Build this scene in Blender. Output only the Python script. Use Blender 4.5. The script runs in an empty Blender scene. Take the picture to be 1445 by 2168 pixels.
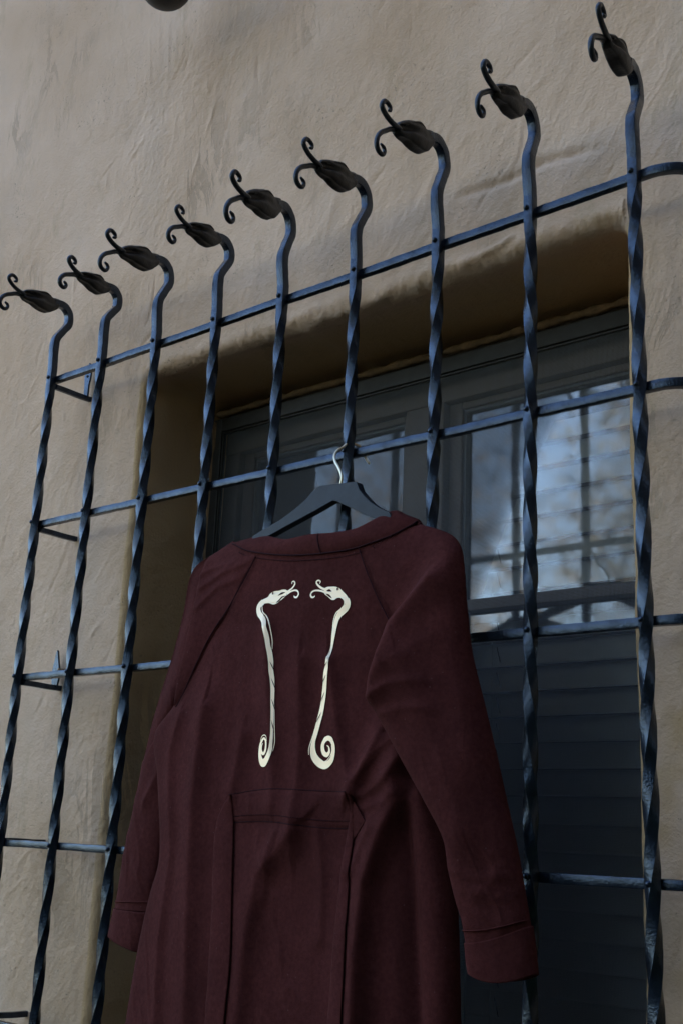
import bpy, bmesh, math, random
import numpy as np
from mathutils import Vector, noise as mnoise
from mathutils.bvhtree import BVHTree
from mathutils.geometry import tessellate_polygon

# ------------------------------------------------------------------ camera, sky, sun, exposure
# Grille units: one unit = S metres, origin at the crossing of the first bar and the top rail.
S, Z0 = 1.25, 2.42
scene = bpy.context.scene
COL = scene.collection
cam_d = bpy.data.cameras.new('camera'); cam = bpy.data.objects.new('camera', cam_d); COL.objects.link(cam)
scene.camera = cam
yaw, pit, rol = (math.radians(a) for a in (41.42, 15.145, -2.444))
def rotm(a, b, c):
    ca, sa, cb, sb, cc, sc = math.cos(a), math.sin(a), math.cos(b), math.sin(b), math.cos(c), math.sin(c)
    Rz = np.array([[ca, -sa, 0], [sa, ca, 0], [0, 0, 1]]); Rx = np.array([[1, 0, 0], [0, cb, -sb], [0, sb, cb]])
    Ry = np.array([[cc, 0, sc], [0, 1, 0], [-sc, 0, cc]])
    return Rz @ Rx @ Ry
R = rotm(yaw, pit, rol)
from mathutils import Matrix
m = Matrix(((R[0][0], R[0][2], -R[0][1]), (R[1][0], R[1][2], -R[1][1]), (R[2][0], R[2][2], -R[2][1]))).to_4x4()
m.translation = Vector((1.5656 * S, -1.0462 * S, -.6932 * S + Z0))
cam.matrix_world = m
cam_d.sensor_fit = 'VERTICAL'; cam_d.sensor_height = 36.0; cam_d.lens = 2513.6 / 2168 * 36.0
cam_d.clip_start = .05; cam_d.clip_end = 500

SUN_EL, SUN_AZ = math.radians(40), math.radians(12)       # behind the house: everything in frame is in its shade
world = bpy.data.worlds.new('World'); scene.world = world; world.use_nodes = True
wn = world.node_tree; bg = wn.nodes['Background']
sky = wn.nodes.new('ShaderNodeTexSky'); sky.sky_type = 'NISHITA'; sky.sun_disc = False
sky.sun_elevation = SUN_EL; sky.sun_rotation = SUN_AZ
wn.links.new(sky.outputs[0], bg.inputs[0]); bg.inputs[1].default_value = .10
sd = bpy.data.lights.new('sun', 'SUN'); sd.energy = 3.0; sd.angle = math.radians(.5); sd.color = (1, .93, .82)
sun = bpy.data.objects.new('sun', sd); COL.objects.link(sun)
sdir = Vector((math.sin(SUN_AZ) * math.cos(SUN_EL), math.cos(SUN_AZ) * math.cos(SUN_EL), math.sin(SUN_EL)))
sun.rotation_euler = sdir.to_track_quat('Z', 'Y').to_euler(); sun.location = (0, 0, 20)
vs = scene.view_settings; vs.view_transform = 'Standard'; vs.look = 'None'; vs.gamma = 1; vs.exposure = EXPO = 2.92
vs.use_curve_mapping = False

rng = np.random.RandomState(7); random.seed(7)
NECK=[(-0.0019,0.034),(-0.0038,0.0509),(0.0,0.0725),(0.0122,0.0918),(0.0234,0.1069),(0.0251,0.1186),(0.0223,0.1286),(0.0128,0.1361),(0.0004,0.1369),(-0.0099,0.1337)]
HTOP=[(-0.0005,0.1442),(-0.0081,0.1433),(-0.0141,0.1424),(-0.0266,0.1451),(-0.0341,0.1453),(-0.0472,0.1425),(-0.0587,0.1394),(-0.067,0.1361),(-0.0725,0.1329),(-0.076,0.1285)]
HBOT=[(-0.0042,0.1248),(-0.0112,0.1195),(-0.0222,0.1108),(-0.0295,0.1092),(-0.0401,0.11),(-0.0477,0.1118),(-0.0554,0.1143),(-0.0628,0.1148),(-0.0717,0.1161),(-0.0773,0.12)]
TUP=[(-0.076,0.1265),(-0.0818,0.1269),(-0.0877,0.1279),(-0.0968,0.1311),(-0.1038,0.1356),(-0.1068,0.1398),(-0.1049,0.1442),(-0.101,0.1468),(-0.0959,0.1459),(-0.0926,0.143),(-0.0928,0.1391),(-0.0973,0.1373)]
TLO=[(-0.0548,0.1251),(-0.0631,0.122),(-0.0728,0.1178),(-0.0836,0.1125),(-0.0906,0.1058),(-0.0934,0.0977),(-0.0906,0.0918),(-0.085,0.0895),(-0.0802,0.0908),(-0.0767,0.0953),(-0.0779,0.0993),(-0.0822,0.1017)]
EYE=[(-0.0289,0.1397)]
W_A=[(0.7416,0.1128),(0.8185,0.1096),(0.8806,0.1168),(0.9646,0.1057)]
W_B=[(0.7473,0.0148),(0.7838,0.015),(0.8191,0.0204),(0.8433,0.0308)]
W_C=[(0.4484,-0.0043),(0.5207,0.0058),(0.5898,0.0055),(0.6471,0.0103)]
W_D=[(0.8929,-0.0585),(0.9374,-0.041),(0.9679,-0.0413)]
BODY_L=[(0.4944,-0.3548),(0.4574,-0.3922),(0.4293,-0.4693),(0.4058,-0.5412),(0.3738,-0.5797),(0.3881,-0.6304),(0.4007,-0.6767),(0.4078,-0.733),(0.3957,-0.7753),(0.3839,-0.8283),(0.3744,-0.8914),(0.3689,-0.9425),(0.3634,-1.011)]
BODY_R=[(0.7268,-0.3717),(0.7606,-0.4189),(0.7737,-0.4727),(0.781,-0.5349),(0.7976,-0.5806),(0.8106,-0.6296),(0.8235,-0.6771),(0.8318,-0.7186),(0.8381,-0.7592),(0.8408,-0.7947),(0.8425,-0.834),(0.8445,-0.8811),(0.8466,-0.9353)]
SR_L=[(0.7129,-0.3787),(0.7427,-0.4312),(0.7647,-0.4667),(0.7655,-0.4847),(0.76,-0.5193),(0.7556,-0.5543),(0.7648,-0.57),(0.7971,-0.6171),(0.8275,-0.66),(0.8493,-0.6949),(0.854,-0.7223),(0.8621,-0.7504),(0.8695,-0.7694),(0.8737,-0.7896)]
SR_R=[(0.7842,-0.3563),(0.8234,-0.3724),(0.84,-0.3883),(0.8453,-0.4061),(0.8522,-0.4553),(0.8627,-0.5109),(0.8761,-0.5552),(0.8926,-0.612),(0.9051,-0.6576),(0.9162,-0.6973),(0.9221,-0.7232),(0.9274,-0.7486),(0.93,-0.7612),(0.9321,-0.7703)]
CR_L=[(0.8735,-0.7888),(0.8754,-0.803),(0.8778,-0.8146)]
CR_R=[(0.9325,-0.7694),(0.936,-0.7901),(0.9391,-0.8117)]
SL_L=[(0.4859,-0.3378),(0.4521,-0.3513),(0.4191,-0.3633),(0.4065,-0.3823),(0.3989,-0.4227),(0.3847,-0.4686),(0.3692,-0.5112),(0.3485,-0.5719),(0.3306,-0.6535),(0.3136,-0.7252),(0.3068,-0.7723),(0.3026,-0.7969)]
SL_R=[(0.5471,-0.3685),(0.5225,-0.4029),(0.5011,-0.4366),(0.4773,-0.4613),(0.4534,-0.498),(0.4284,-0.535),(0.4127,-0.5518),(0.408,-0.5896),(0.4013,-0.6649),(0.3901,-0.7223),(0.3848,-0.7621),(0.3801,-0.796)]
CL_L=[(0.3017,-0.797),(0.2983,-0.8134),(0.2958,-0.8296)]
CL_R=[(0.378,-0.7973),(0.3751,-0.8241),(0.3689,-0.8456)]
COL_B = [(0.4896,-0.02,-0.3419),(0.5333,-0.035,-0.359),(0.5933,-0.046,-0.3721),(0.6433,-0.05,-0.3773),(0.6874,-0.05,-0.3787),(0.72,-0.047,-0.3756),(0.7552,-0.04,-0.3671),(0.7751,-0.03,-0.3556),(0.7782,-0.022,-0.3509)]
COL_T = [(0.4995,-0.02,-0.3363),(0.5415,-0.035,-0.3388),(0.5919,-0.046,-0.3526),(0.6342,-0.05,-0.3532),(0.6716,-0.05,-0.3559),(0.705,-0.047,-0.3547),(0.7268,-0.04,-0.345),(0.7474,-0.03,-0.3356),(0.759,-0.022,-0.341)]
BAND_T=[(0.5422,-0.6552),(0.5728,-0.6501),(0.6176,-0.6476),(0.6608,-0.6488),(0.6954,-0.6495),(0.721,-0.6502)]
BAND_B=[(0.5473,-0.6855),(0.5757,-0.6837),(0.6055,-0.683),(0.6348,-0.6843),(0.684,-0.6875),(0.7228,-0.6869)]
STL_L=[(0.5455,-0.6554),(0.5332,-0.6668),(0.5237,-0.683),(0.5218,-0.7123),(0.5266,-0.7696),(0.5295,-0.8456),(0.5308,-0.9195),(0.5356,-0.9811)]
STL_R=[(0.5471,-0.6554),(0.5496,-0.6745),(0.5516,-0.6955),(0.5557,-0.7318),(0.5612,-0.7927),(0.565,-0.8421),(0.5628,-0.9152),(0.5613,-0.977)]
STR_L=[(0.7239,-0.6534),(0.7217,-0.6759),(0.7181,-0.6954),(0.7149,-0.7339),(0.7118,-0.786),(0.7105,-0.8324),(0.7078,-0.8871),(0.7066,-0.9536)]
STR_R=[(0.7272,-0.6533),(0.7274,-0.6709),(0.7279,-0.6951),(0.7286,-0.7332),(0.7305,-0.7846),(0.7309,-0.8304),(0.7305,-0.8842),(0.7302,-0.9498)]
SLV=[(0.4448,-0.3682),(0.4402,-0.3926),(0.4342,-0.4291),(0.4238,-0.4892),(0.4171,-0.5249),(0.4094,-0.5515),(0.3859,-0.5746)]
SEAM_RL=[(0.5482,-0.37),(0.5301,-0.3977),(0.5079,-0.4282),(0.4769,-0.4583),(0.4546,-0.4924),(0.4365,-0.5269),(0.423,-0.5488)]
SEAM_RR=[(0.7122,-0.3786),(0.7268,-0.4077),(0.7417,-0.4362),(0.7576,-0.4651)]
F_a=[(0.5766,-0.461),(0.5919,-0.5564),(0.6114,-0.6627)]
F_b=[(0.6368,-0.5041),(0.644,-0.6108),(0.6453,-0.7127)]
F_c=[(0.6803,-0.5067),(0.699,-0.5909),(0.721,-0.6512)]
F_d=[(0.7819,-0.6121),(0.7745,-0.6314),(0.7835,-0.6553),(0.766,-0.689),(0.7493,-0.7415),(0.7439,-0.802),(0.7431,-0.8776)]
F_e=[(0.805,-0.6551),(0.8308,-0.7279),(0.8411,-0.7936),(0.8455,-0.8648)]
F_f=[(0.5519,-0.5881),(0.542,-0.6531)]
F_g=[(0.6494,-0.69),(0.5953,-0.7401),(0.5832,-0.816),(0.5793,-0.8981)]
F_h=[(0.4366,-0.5568),(0.425,-0.6087),(0.4442,-0.7206),(0.4383,-0.8285),(0.4446,-0.915)]
F_i=[(0.7524,-0.592),(0.7374,-0.6215),(0.7224,-0.6512)]
F_j=[(0.4834,-0.5526),(0.4826,-0.6647),(0.4899,-0.772),(0.5005,-0.908)]
F_k=[(0.7919,-0.6314),(0.7877,-0.6883),(0.7961,-0.7525),(0.8059,-0.8698)]
G_a=[(0.8213,-0.4288),(0.7848,-0.4739),(0.7734,-0.5137),(0.7586,-0.5482)]
G_b=[(0.8361,-0.4023),(0.8498,-0.4693),(0.8631,-0.5431),(0.8815,-0.6137)]
G_c=[(0.802,-0.5155),(0.8407,-0.5946),(0.8742,-0.6816)]
G_d=[(0.8751,-0.7387),(0.9051,-0.7455),(0.9365,-0.7393)]
G_e=[(0.8837,-0.7597),(0.9105,-0.7642),(0.9365,-0.756)]
G_f=[(0.9075,-0.7197),(0.8996,-0.7373),(0.8835,-0.7469)]
L_a=[(0.546,-0.3735),(0.4942,-0.3821),(0.4498,-0.3994)]
L_b=[(0.5345,-0.3925),(0.4831,-0.401),(0.4454,-0.4247)]
L_c=[(0.5061,-0.3731),(0.4675,-0.3748),(0.4418,-0.3825)]
L_d=[(0.362,-0.6661),(0.385,-0.631),(0.3864,-0.584)]
L_e=[(0.349,-0.7414),(0.374,-0.7571),(0.3875,-0.7786)]
G_g=[(0.759,-0.5557),(0.7903,-0.5397),(0.8242,-0.5364)]
G_h=[(0.7674,-0.5734),(0.8036,-0.5648),(0.8341,-0.5658)]
G_i=[(0.8609,-0.722),(0.8887,-0.7293),(0.9208,-0.7233)]
G_j=[(0.8756,-0.7689),(0.9053,-0.773),(0.9365,-0.7622)]
H_a=[(0.7821,-0.6169),(0.7671,-0.6363),(0.7356,-0.6535)]
H_b=[(0.7923,-0.641),(0.7649,-0.6604),(0.7349,-0.6667)]
H_c=[(0.621,-0.6933),(0.6116,-0.714),(0.6046,-0.7647)]
H_d=[(0.6774,-0.6916),(0.6868,-0.7354),(0.6875,-0.8022)]
H_e=[(0.75,-0.6847),(0.7382,-0.709),(0.7278,-0.7332)]
H_f=[(0.7717,-0.5923),(0.753,-0.6068),(0.7282,-0.6364)]
PL_head=[(0.6038,-0.4168),(0.6082,-0.4194),(0.6058,-0.4221),(0.6068,-0.4238),(0.5993,-0.4265),(0.5937,-0.431),(0.5861,-0.4332),(0.5804,-0.4317),(0.5772,-0.4307),(0.5706,-0.4307),(0.5678,-0.433),(0.5626,-0.4349),(0.5597,-0.431),(0.5637,-0.4265),(0.5701,-0.4243),(0.5748,-0.4229),(0.5781,-0.4193),(0.5848,-0.4171),(0.5935,-0.4171),(0.5986,-0.4163)]
PL_mouth=[(0.6043,-0.42),(0.598,-0.4197),(0.5919,-0.4229),(0.599,-0.422)]
PL_mouth2=[(0.6057,-0.4242),(0.5984,-0.4248),(0.5943,-0.4279),(0.5894,-0.4315),(0.5962,-0.4296)]
PR_head=[(0.667,-0.4214),(0.6656,-0.4255),(0.6674,-0.4288),(0.6725,-0.4323),(0.6775,-0.4361),(0.6823,-0.4369),(0.6861,-0.4352),(0.6908,-0.4353),(0.6949,-0.4375),(0.6982,-0.4414),(0.7044,-0.4408),(0.7009,-0.4345),(0.6944,-0.4284),(0.6894,-0.4243),(0.683,-0.4216),(0.675,-0.4207),(0.6705,-0.4205)]
PR_mouth=[(0.6738,-0.4233),(0.6777,-0.4264),(0.6724,-0.4262),(0.6696,-0.4251)]
PR_mouth2=[(0.6682,-0.4282),(0.6739,-0.4297),(0.6786,-0.4347),(0.6732,-0.432)]
PL_s0=[(0.5674,-0.4285),(0.5624,-0.4319),(0.561,-0.4362),(0.5633,-0.4422),(0.5689,-0.4471),(0.5741,-0.4526),(0.578,-0.4617),(0.5823,-0.4721),(0.5857,-0.4835),(0.589,-0.4924),(0.5915,-0.5024),(0.5926,-0.5123),(0.5951,-0.5222),(0.597,-0.5344),(0.5983,-0.5465),(0.5996,-0.5586),(0.6012,-0.5706),(0.6026,-0.5849),(0.6032,-0.5967),(0.6028,-0.605),(0.5993,-0.6132),(0.5939,-0.6184),(0.5889,-0.6184),(0.5848,-0.613),(0.5827,-0.6047),(0.5835,-0.5976),(0.5868,-0.5929),(0.5901,-0.5912),(0.594,-0.5936),(0.5954,-0.599),(0.5945,-0.6049),(0.5914,-0.6084),(0.5871,-0.6072),(0.5856,-0.603),(0.5865,-0.5988),(0.5888,-0.5965)]
PL_s0_w = [56,52,48,50,52,48,42,42,38,42,44,40,40,36,34,26,26,24,28,38,56,68,60,44,30,26,22,18,20,22,26,26,24,20,12,5]
PL_s1=[(0.5669,-0.4336),(0.5689,-0.4401),(0.574,-0.4444),(0.5796,-0.4499),(0.5837,-0.4572),(0.5871,-0.4674),(0.5899,-0.4776),(0.5912,-0.4876)]
PL_s1_w = [8,8,9,9,9,8,7,4]
PL_s2=[(0.6001,-0.5478),(0.6025,-0.5611),(0.6047,-0.5755),(0.6065,-0.5874),(0.6076,-0.598),(0.6066,-0.6062)]
PL_s2_w = [7,7,7,7,6,4]
PL_s3=[(0.5848,-0.6048),(0.5858,-0.6107),(0.5903,-0.6154),(0.5954,-0.6161),(0.5994,-0.6137)]
PL_s3_w = [5,5,5,5,4]
PL_s4=[(0.5827,-0.594),(0.5849,-0.5893),(0.5898,-0.5874),(0.5941,-0.5889),(0.5962,-0.5943)]
PL_s4_w = [4,6,7,6,4]
PL_t0=[(0.6057,-0.4202),(0.6107,-0.4184),(0.6155,-0.4155),(0.6183,-0.412),(0.6181,-0.4095),(0.6158,-0.408),(0.6137,-0.409),(0.6135,-0.4112)]
PL_t0_w = [18,16,15,13,12,10,8,5]
PL_t1=[(0.6067,-0.4222),(0.6125,-0.4202),(0.6192,-0.4193),(0.6243,-0.421),(0.6263,-0.4247),(0.624,-0.428),(0.6201,-0.4276),(0.6185,-0.4258)]
PL_t1_w = [22,15,14,14,14,16,14,7]
PR_s0=[(0.7004,-0.4386),(0.7022,-0.443),(0.7001,-0.4476),(0.6948,-0.4513),(0.6903,-0.4545),(0.6867,-0.4595),(0.6847,-0.4666),(0.683,-0.4771),(0.6816,-0.4866),(0.6801,-0.4959),(0.6793,-0.5077),(0.6789,-0.5147),(0.6775,-0.5229),(0.677,-0.531),(0.6758,-0.5415),(0.6741,-0.5519),(0.6716,-0.5634),(0.6684,-0.5748),(0.6652,-0.5863),(0.6627,-0.5954),(0.6622,-0.6045),(0.6653,-0.6126),(0.6727,-0.6189),(0.6821,-0.6217),(0.691,-0.6173),(0.6944,-0.6095),(0.6943,-0.6004),(0.6905,-0.5947),(0.685,-0.5929),(0.679,-0.5957),(0.6766,-0.6013),(0.679,-0.6082),(0.6845,-0.6105),(0.6882,-0.6071),(0.6871,-0.602),(0.6839,-0.6003)]
PR_s0_w = [56,54,56,58,54,48,42,34,24,22,30,40,46,46,50,48,48,46,40,36,52,62,66,58,46,40,34,32,32,34,38,40,36,26,12,5]
PR_s1=[(0.6972,-0.4377),(0.6971,-0.4437),(0.6923,-0.4481),(0.6855,-0.4523),(0.682,-0.4591),(0.681,-0.4698),(0.6801,-0.4817),(0.6796,-0.4912)]
PR_s1_w = [8,8,8,8,8,7,6,4]
PR_s2=[(0.672,-0.5506),(0.6691,-0.561),(0.6659,-0.5724),(0.6627,-0.5839),(0.6594,-0.5942),(0.6569,-0.6033),(0.6573,-0.6102)]
PR_s2_w = [5,7,7,7,8,8,5]
PR_s3=[(0.6725,-0.616),(0.6804,-0.6178),(0.6878,-0.6139),(0.692,-0.6072),(0.6916,-0.6004)]
PR_s3_w = [4,5,5,5,4]
PR_s4=[(0.6753,-0.5979),(0.6788,-0.5923),(0.6856,-0.5903),(0.6919,-0.5925),(0.6953,-0.5982)]
PR_s4_w = [4,7,7,7,4]
PR_t0=[(0.6679,-0.4233),(0.663,-0.4216),(0.6579,-0.4186),(0.654,-0.4151),(0.6535,-0.4124),(0.6564,-0.4114),(0.6592,-0.413),(0.6582,-0.4156)]
PR_t0_w = [20,18,17,14,13,12,10,5]
PR_t1=[(0.6673,-0.4263),(0.6607,-0.4242),(0.6525,-0.423),(0.6477,-0.4244),(0.6459,-0.4273),(0.6473,-0.4302),(0.6506,-0.4308),(0.6526,-0.4292)]
PR_t1_w = [18,14,14,14,14,15,14,7]
HANG=[(0.636,-0.2911),(0.6399,-0.2907),(0.6941,-0.2944),(0.6967,-0.2957),(0.7009,-0.3055),(0.71,-0.3153),(0.719,-0.3235),(0.7314,-0.3318),(0.7473,-0.34),(0.7491,-0.3444),(0.7466,-0.3521),(0.7223,-0.3429),(0.692,-0.3274),(0.6647,-0.3137),(0.66,-0.3126),(0.6299,-0.3217),(0.5903,-0.3324),(0.5489,-0.3445),(0.5327,-0.3485),(0.5267,-0.3457),(0.5295,-0.338),(0.5401,-0.3346),(0.5759,-0.3238),(0.5998,-0.3132),(0.6155,-0.3048),(0.6257,-0.2964)]
HOOK_F = [(0.6694,-0.034,-0.2932),(0.6708,-0.034,-0.2849),(0.6654,-0.033,-0.2736),(0.6556,-0.03,-0.2612),(0.6503,-0.026,-0.2515),(0.6495,-0.019,-0.2426),(0.6506,-0.012,-0.2379)]
HOOK_B = [(0.6573,0.024,-0.2424),(0.6635,0.024,-0.2509)]


# ------------------------------------------------------------------ node materials
def mat(name, base, rough=.8, metal=0., spec=.5, base2=None, nscale=20, ncon=(.35, .65), bump=0., bscale=200, bdist=.002, sheen=0., stretch=None):
    m = bpy.data.materials.new(name); m.use_nodes = True; nt = m.node_tree; N = nt.nodes; L = nt.links
    b = N['Principled BSDF']; b.inputs['Roughness'].default_value = rough; b.inputs['Metallic'].default_value = metal
    b.inputs['Specular IOR Level'].default_value = spec
    b.inputs['Base Color'].default_value = (*base, 1)
    tc = N.new('ShaderNodeTexCoord'); src = tc.outputs['Object']
    if stretch:
        mp = N.new('ShaderNodeMapping'); mp.inputs['Scale'].default_value = stretch; L.new(src, mp.inputs[0]); src = mp.outputs[0]
    if base2:
        n = N.new('ShaderNodeTexNoise'); n.inputs['Scale'].default_value = nscale; n.inputs['Detail'].default_value = 6; n.inputs['Roughness'].default_value = .65
        L.new(src, n.inputs['Vector']); r = N.new('ShaderNodeValToRGB'); L.new(n.outputs['Fac'], r.inputs[0])
        r.color_ramp.elements[0].position, r.color_ramp.elements[1].position = ncon
        r.color_ramp.elements[0].color = (*base, 1); r.color_ramp.elements[1].color = (*base2, 1)
        L.new(r.outputs[0], b.inputs['Base Color'])
    if bump:
        n2 = N.new('ShaderNodeTexNoise'); n2.inputs['Scale'].default_value = bscale; n2.inputs['Detail'].default_value = 4
        L.new(src, n2.inputs['Vector']); bp = N.new('ShaderNodeBump'); bp.inputs['Strength'].default_value = bump; bp.inputs['Distance'].default_value = bdist
        L.new(n2.outputs['Fac'], bp.inputs['Height']); L.new(bp.outputs[0], b.inputs['Normal'])
    if sheen:
        b.inputs['Sheen Weight'].default_value = sheen; b.inputs['Sheen Roughness'].default_value = .5
    return m

def wall_material(name):
    m = bpy.data.materials.new(name); m.use_nodes = True; nt = m.node_tree; N = nt.nodes; L = nt.links
    b = N['Principled BSDF']; b.inputs['Roughness'].default_value = .85; b.inputs['Specular IOR Level'].default_value = .25
    tc = N.new('ShaderNodeTexCoord'); O = tc.outputs['Object']
    def noi(sc, det=6, ro=.6, st=None, dist=0):
        n = N.new('ShaderNodeTexNoise'); n.inputs['Scale'].default_value = sc; n.inputs['Detail'].default_value = det
        n.inputs['Roughness'].default_value = ro; n.inputs['Distortion'].default_value = dist
        if st:
            mp = N.new('ShaderNodeMapping'); mp.inputs['Scale'].default_value = st[:3]
            if len(st) > 3: mp.inputs['Rotation'].default_value = (0, st[3], 0)
            L.new(O, mp.inputs[0]); L.new(mp.outputs[0], n.inputs['Vector'])
        else: L.new(O, n.inputs['Vector'])
        return n.outputs['Fac']
    def ramp(f, p0, p1, c0=(0, 0, 0), c1=(1, 1, 1)):
        r = N.new('ShaderNodeValToRGB'); r.color_ramp.elements[0].position = p0; r.color_ramp.elements[1].position = p1
        r.color_ramp.elements[0].color = (*c0, 1); r.color_ramp.elements[1].color = (*c1, 1); L.new(f, r.inputs[0]); return r.outputs[0]
    def mix(f, a, c, t='MIX'):
        x = N.new('ShaderNodeMix'); x.data_type = 'RGBA'; x.blend_type = t
        if isinstance(f, float): x.inputs[0].default_value = f
        else: L.new(f, x.inputs[0])
        for sock, v in ((x.inputs[6], a), (x.inputs[7], c)):
            if isinstance(v, tuple): sock.default_value = (*v, 1)
            else: L.new(v, sock)
        return x.outputs[2]
    def mth(op, a, c):
        x = N.new('ShaderNodeMath'); x.operation = op
        for sock, v in zip(x.inputs, (a, c)):
            if isinstance(v, (int, float)): sock.default_value = v
            else: L.new(v, sock)
        return x.outputs[0]
    col = ramp(noi(2.2, 4, .55), .32, .68, WALL_A, WALL_B)
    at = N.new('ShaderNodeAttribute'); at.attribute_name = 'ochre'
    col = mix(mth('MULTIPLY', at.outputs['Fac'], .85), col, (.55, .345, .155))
    col = mix(mth('MULTIPLY', ramp(noi(3.0, 5, .6, (2.2, 2.2, .7)), .5, .8), .25), col, (.43, .37, .31))        # grey rain streaks
    col = mix(mth('MULTIPLY', ramp(noi(6, 8, .75, (1.6, 1.6, .6, .5)), .56, .72), .50), col, (.42, .29, .155))       # ochre stains
    pit = mth('MULTIPLY', ramp(noi(190, 3, .6), .60, .70), ramp(noi(5.5, 5, .75, None, .4), .50, .64))
    col = mix(mth('MULTIPLY', pit, .6), col, (.16, .11, .07))
    crk = mth('MULTIPLY', ramp(noi(7, 8, .72, (1.8, 1.8, .5, .55), .9), .485, .5), ramp(noi(7, 8, .72, (1.8, 1.8, .5, .55), .9), .515, .5))
    crk = mth('MULTIPLY', crk, ramp(noi(2.6, 3, .5), .54, .66))
    col = mix(mth('MULTIPLY', crk, .35), col, (.20, .14, .085))
    L.new(col, b.inputs['Base Color'])
    h = mth('MULTIPLY', noi(170, 4, .6), .8)
    h = mth('ADD', h, mth('MULTIPLY', noi(38, 5, .6), .7))
    h = mth('SUBTRACT', h, mth('MULTIPLY', pit, .7))
    h = mth('SUBTRACT', h, mth('MULTIPLY', crk, .9))
    bp = N.new('ShaderNodeBump'); bp.inputs['Strength'].default_value = .55; bp.inputs['Distance'].default_value = .0045
    L.new(h, bp.inputs['Height']); L.new(bp.outputs[0], b.inputs['Normal'])
    return m

WALL_A, WALL_B = (.60, .39, .24), (.76, .53, .37)
M = {}
M['wall'] = wall_material('stucco')
M['iron'] = mat('painted_iron', (.040, .056, .084), .25, .72, .6, (.014, .019, .028), 30, (.45, .70), .6, 300, .0011)
M['iron_head'] = mat('rough_iron', (.009, .0092, .0098), .5, .0, .4, (.019, .0188, .019), 60, (.4, .7), .6, 260, .001)
M['tongue_iron'] = mat('curl_iron', (.030, .038, .052), .33, .5, .6, (.018, .022, .03), 40, (.4, .7), .5, 260, .001)
M['cloth'] = mat('maroon_cloth', (.060, .0150, .0130), .95, 0, .06, (.090, .0245, .0215), 160, (.3, .7), .5, 420, .0012)
M['seam'] = mat('maroon_thread', (.035, .012, .014), .95, 0, .1)
M['print'] = mat('cream_print', (1.0, .78, .53), .42, .30, .5, (.97, .75, .50), 60, (.3, .7), .15, 900, .0004)
M['hanger'] = mat('hanger_plastic', (.008, .012, .019), .48, 0, .32, (.015, .021, .031), 26, (.4, .65), .1, 90, .001)
M['steel'] = mat('satin_steel', (.80, .70, .50), .32, .85, .5)
M['screenframe'] = mat('dark_aluminium', (.030, .028, .026), .5, 0, .3, (.042, .04, .037), 30, (.4, .7), .1, 120)
M['sash'] = mat('brown_sash_paint', (.055, .036, .024), .6, 0, .3, (.075, .050, .034), 18, (.35, .7), .15, 90)
M['slat'] = mat('blind_slat', (.84, .83, .80), .5, 0, .4, (.74, .73, .69), 9, (.3, .7))
M['cord'] = mat('blind_cord', (.55, .54, .5), .9)
M['slot'] = mat('slot_dark', (.02, .02, .02), .9)
M['bead'] = mat('old_sealant', (.26, .16, .085), .9, 0, .2, (.15, .10, .06), 40, (.35, .65), .8, 160, .003)
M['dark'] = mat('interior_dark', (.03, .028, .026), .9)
M['ground'] = mat('garden_earth', (.045, .036, .026), .95, 0, .2, (.035, .03, .022), 1.2)
M['bark'] = mat('bark', (.30, .25, .20), .9, 0, .2, (.16, .13, .10), 5)
M['leafA'] = mat('leaf_tan', (.26, .21, .14), .7)
M['leafC'] = mat('leaf_olive', (.13, .11, .05), .7)
M['leafB'] = mat('leaf_green', (.09, .12, .04), .7)
M['shingle'] = mat('dark_shingle', (.13, .085, .05), .9, 0, .2, (.09, .06, .04), 6)
M['lantern'] = mat('lantern_iron', (.012, .012, .012), .5)

# washed cotton: uneven fading and a little lint on the maroon cloth
nt_ = M['cloth'].node_tree; b_ = nt_.nodes['Principled BSDF']; src_ = b_.inputs['Base Color'].links[0].from_socket; tc_ = nt_.nodes['Texture Coordinate'].outputs['Object']
n1 = nt_.nodes.new('ShaderNodeTexNoise'); n1.inputs['Scale'].default_value = 9; n1.inputs['Detail'].default_value = 6; n1.inputs['Roughness'].default_value = .65; nt_.links.new(tc_, n1.inputs['Vector'])
r1 = nt_.nodes.new('ShaderNodeMapRange'); r1.inputs['From Min'].default_value = .3; r1.inputs['From Max'].default_value = .7; r1.inputs['To Min'].default_value = .80; r1.inputs['To Max'].default_value = 1.22; nt_.links.new(n1.outputs['Fac'], r1.inputs['Value'])
m1 = nt_.nodes.new('ShaderNodeVectorMath'); m1.operation = 'SCALE'; nt_.links.new(src_, m1.inputs[0]); nt_.links.new(r1.outputs[0], m1.inputs['Scale'])
n2 = nt_.nodes.new('ShaderNodeTexVoronoi'); n2.inputs['Scale'].default_value = 55; nt_.links.new(tc_, n2.inputs['Vector'])
c2 = nt_.nodes.new('ShaderNodeMath'); c2.operation = 'LESS_THAN'; c2.inputs[1].default_value = .045; nt_.links.new(n2.outputs['Distance'], c2.inputs[0])
c3_ = nt_.nodes.new('ShaderNodeMath'); c3_.operation = 'MULTIPLY'; c3_.inputs[1].default_value = .45; nt_.links.new(c2.outputs[0], c3_.inputs[0])
m2 = nt_.nodes.new('ShaderNodeMix'); m2.data_type = 'RGBA'; nt_.links.new(c3_.outputs[0], m2.inputs[0]); nt_.links.new(m1.outputs[0], m2.inputs[6]); m2.inputs[7].default_value = (.16, .10, .10, 1)
nt_.links.new(m2.outputs[2], b_.inputs['Base Color'])
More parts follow.
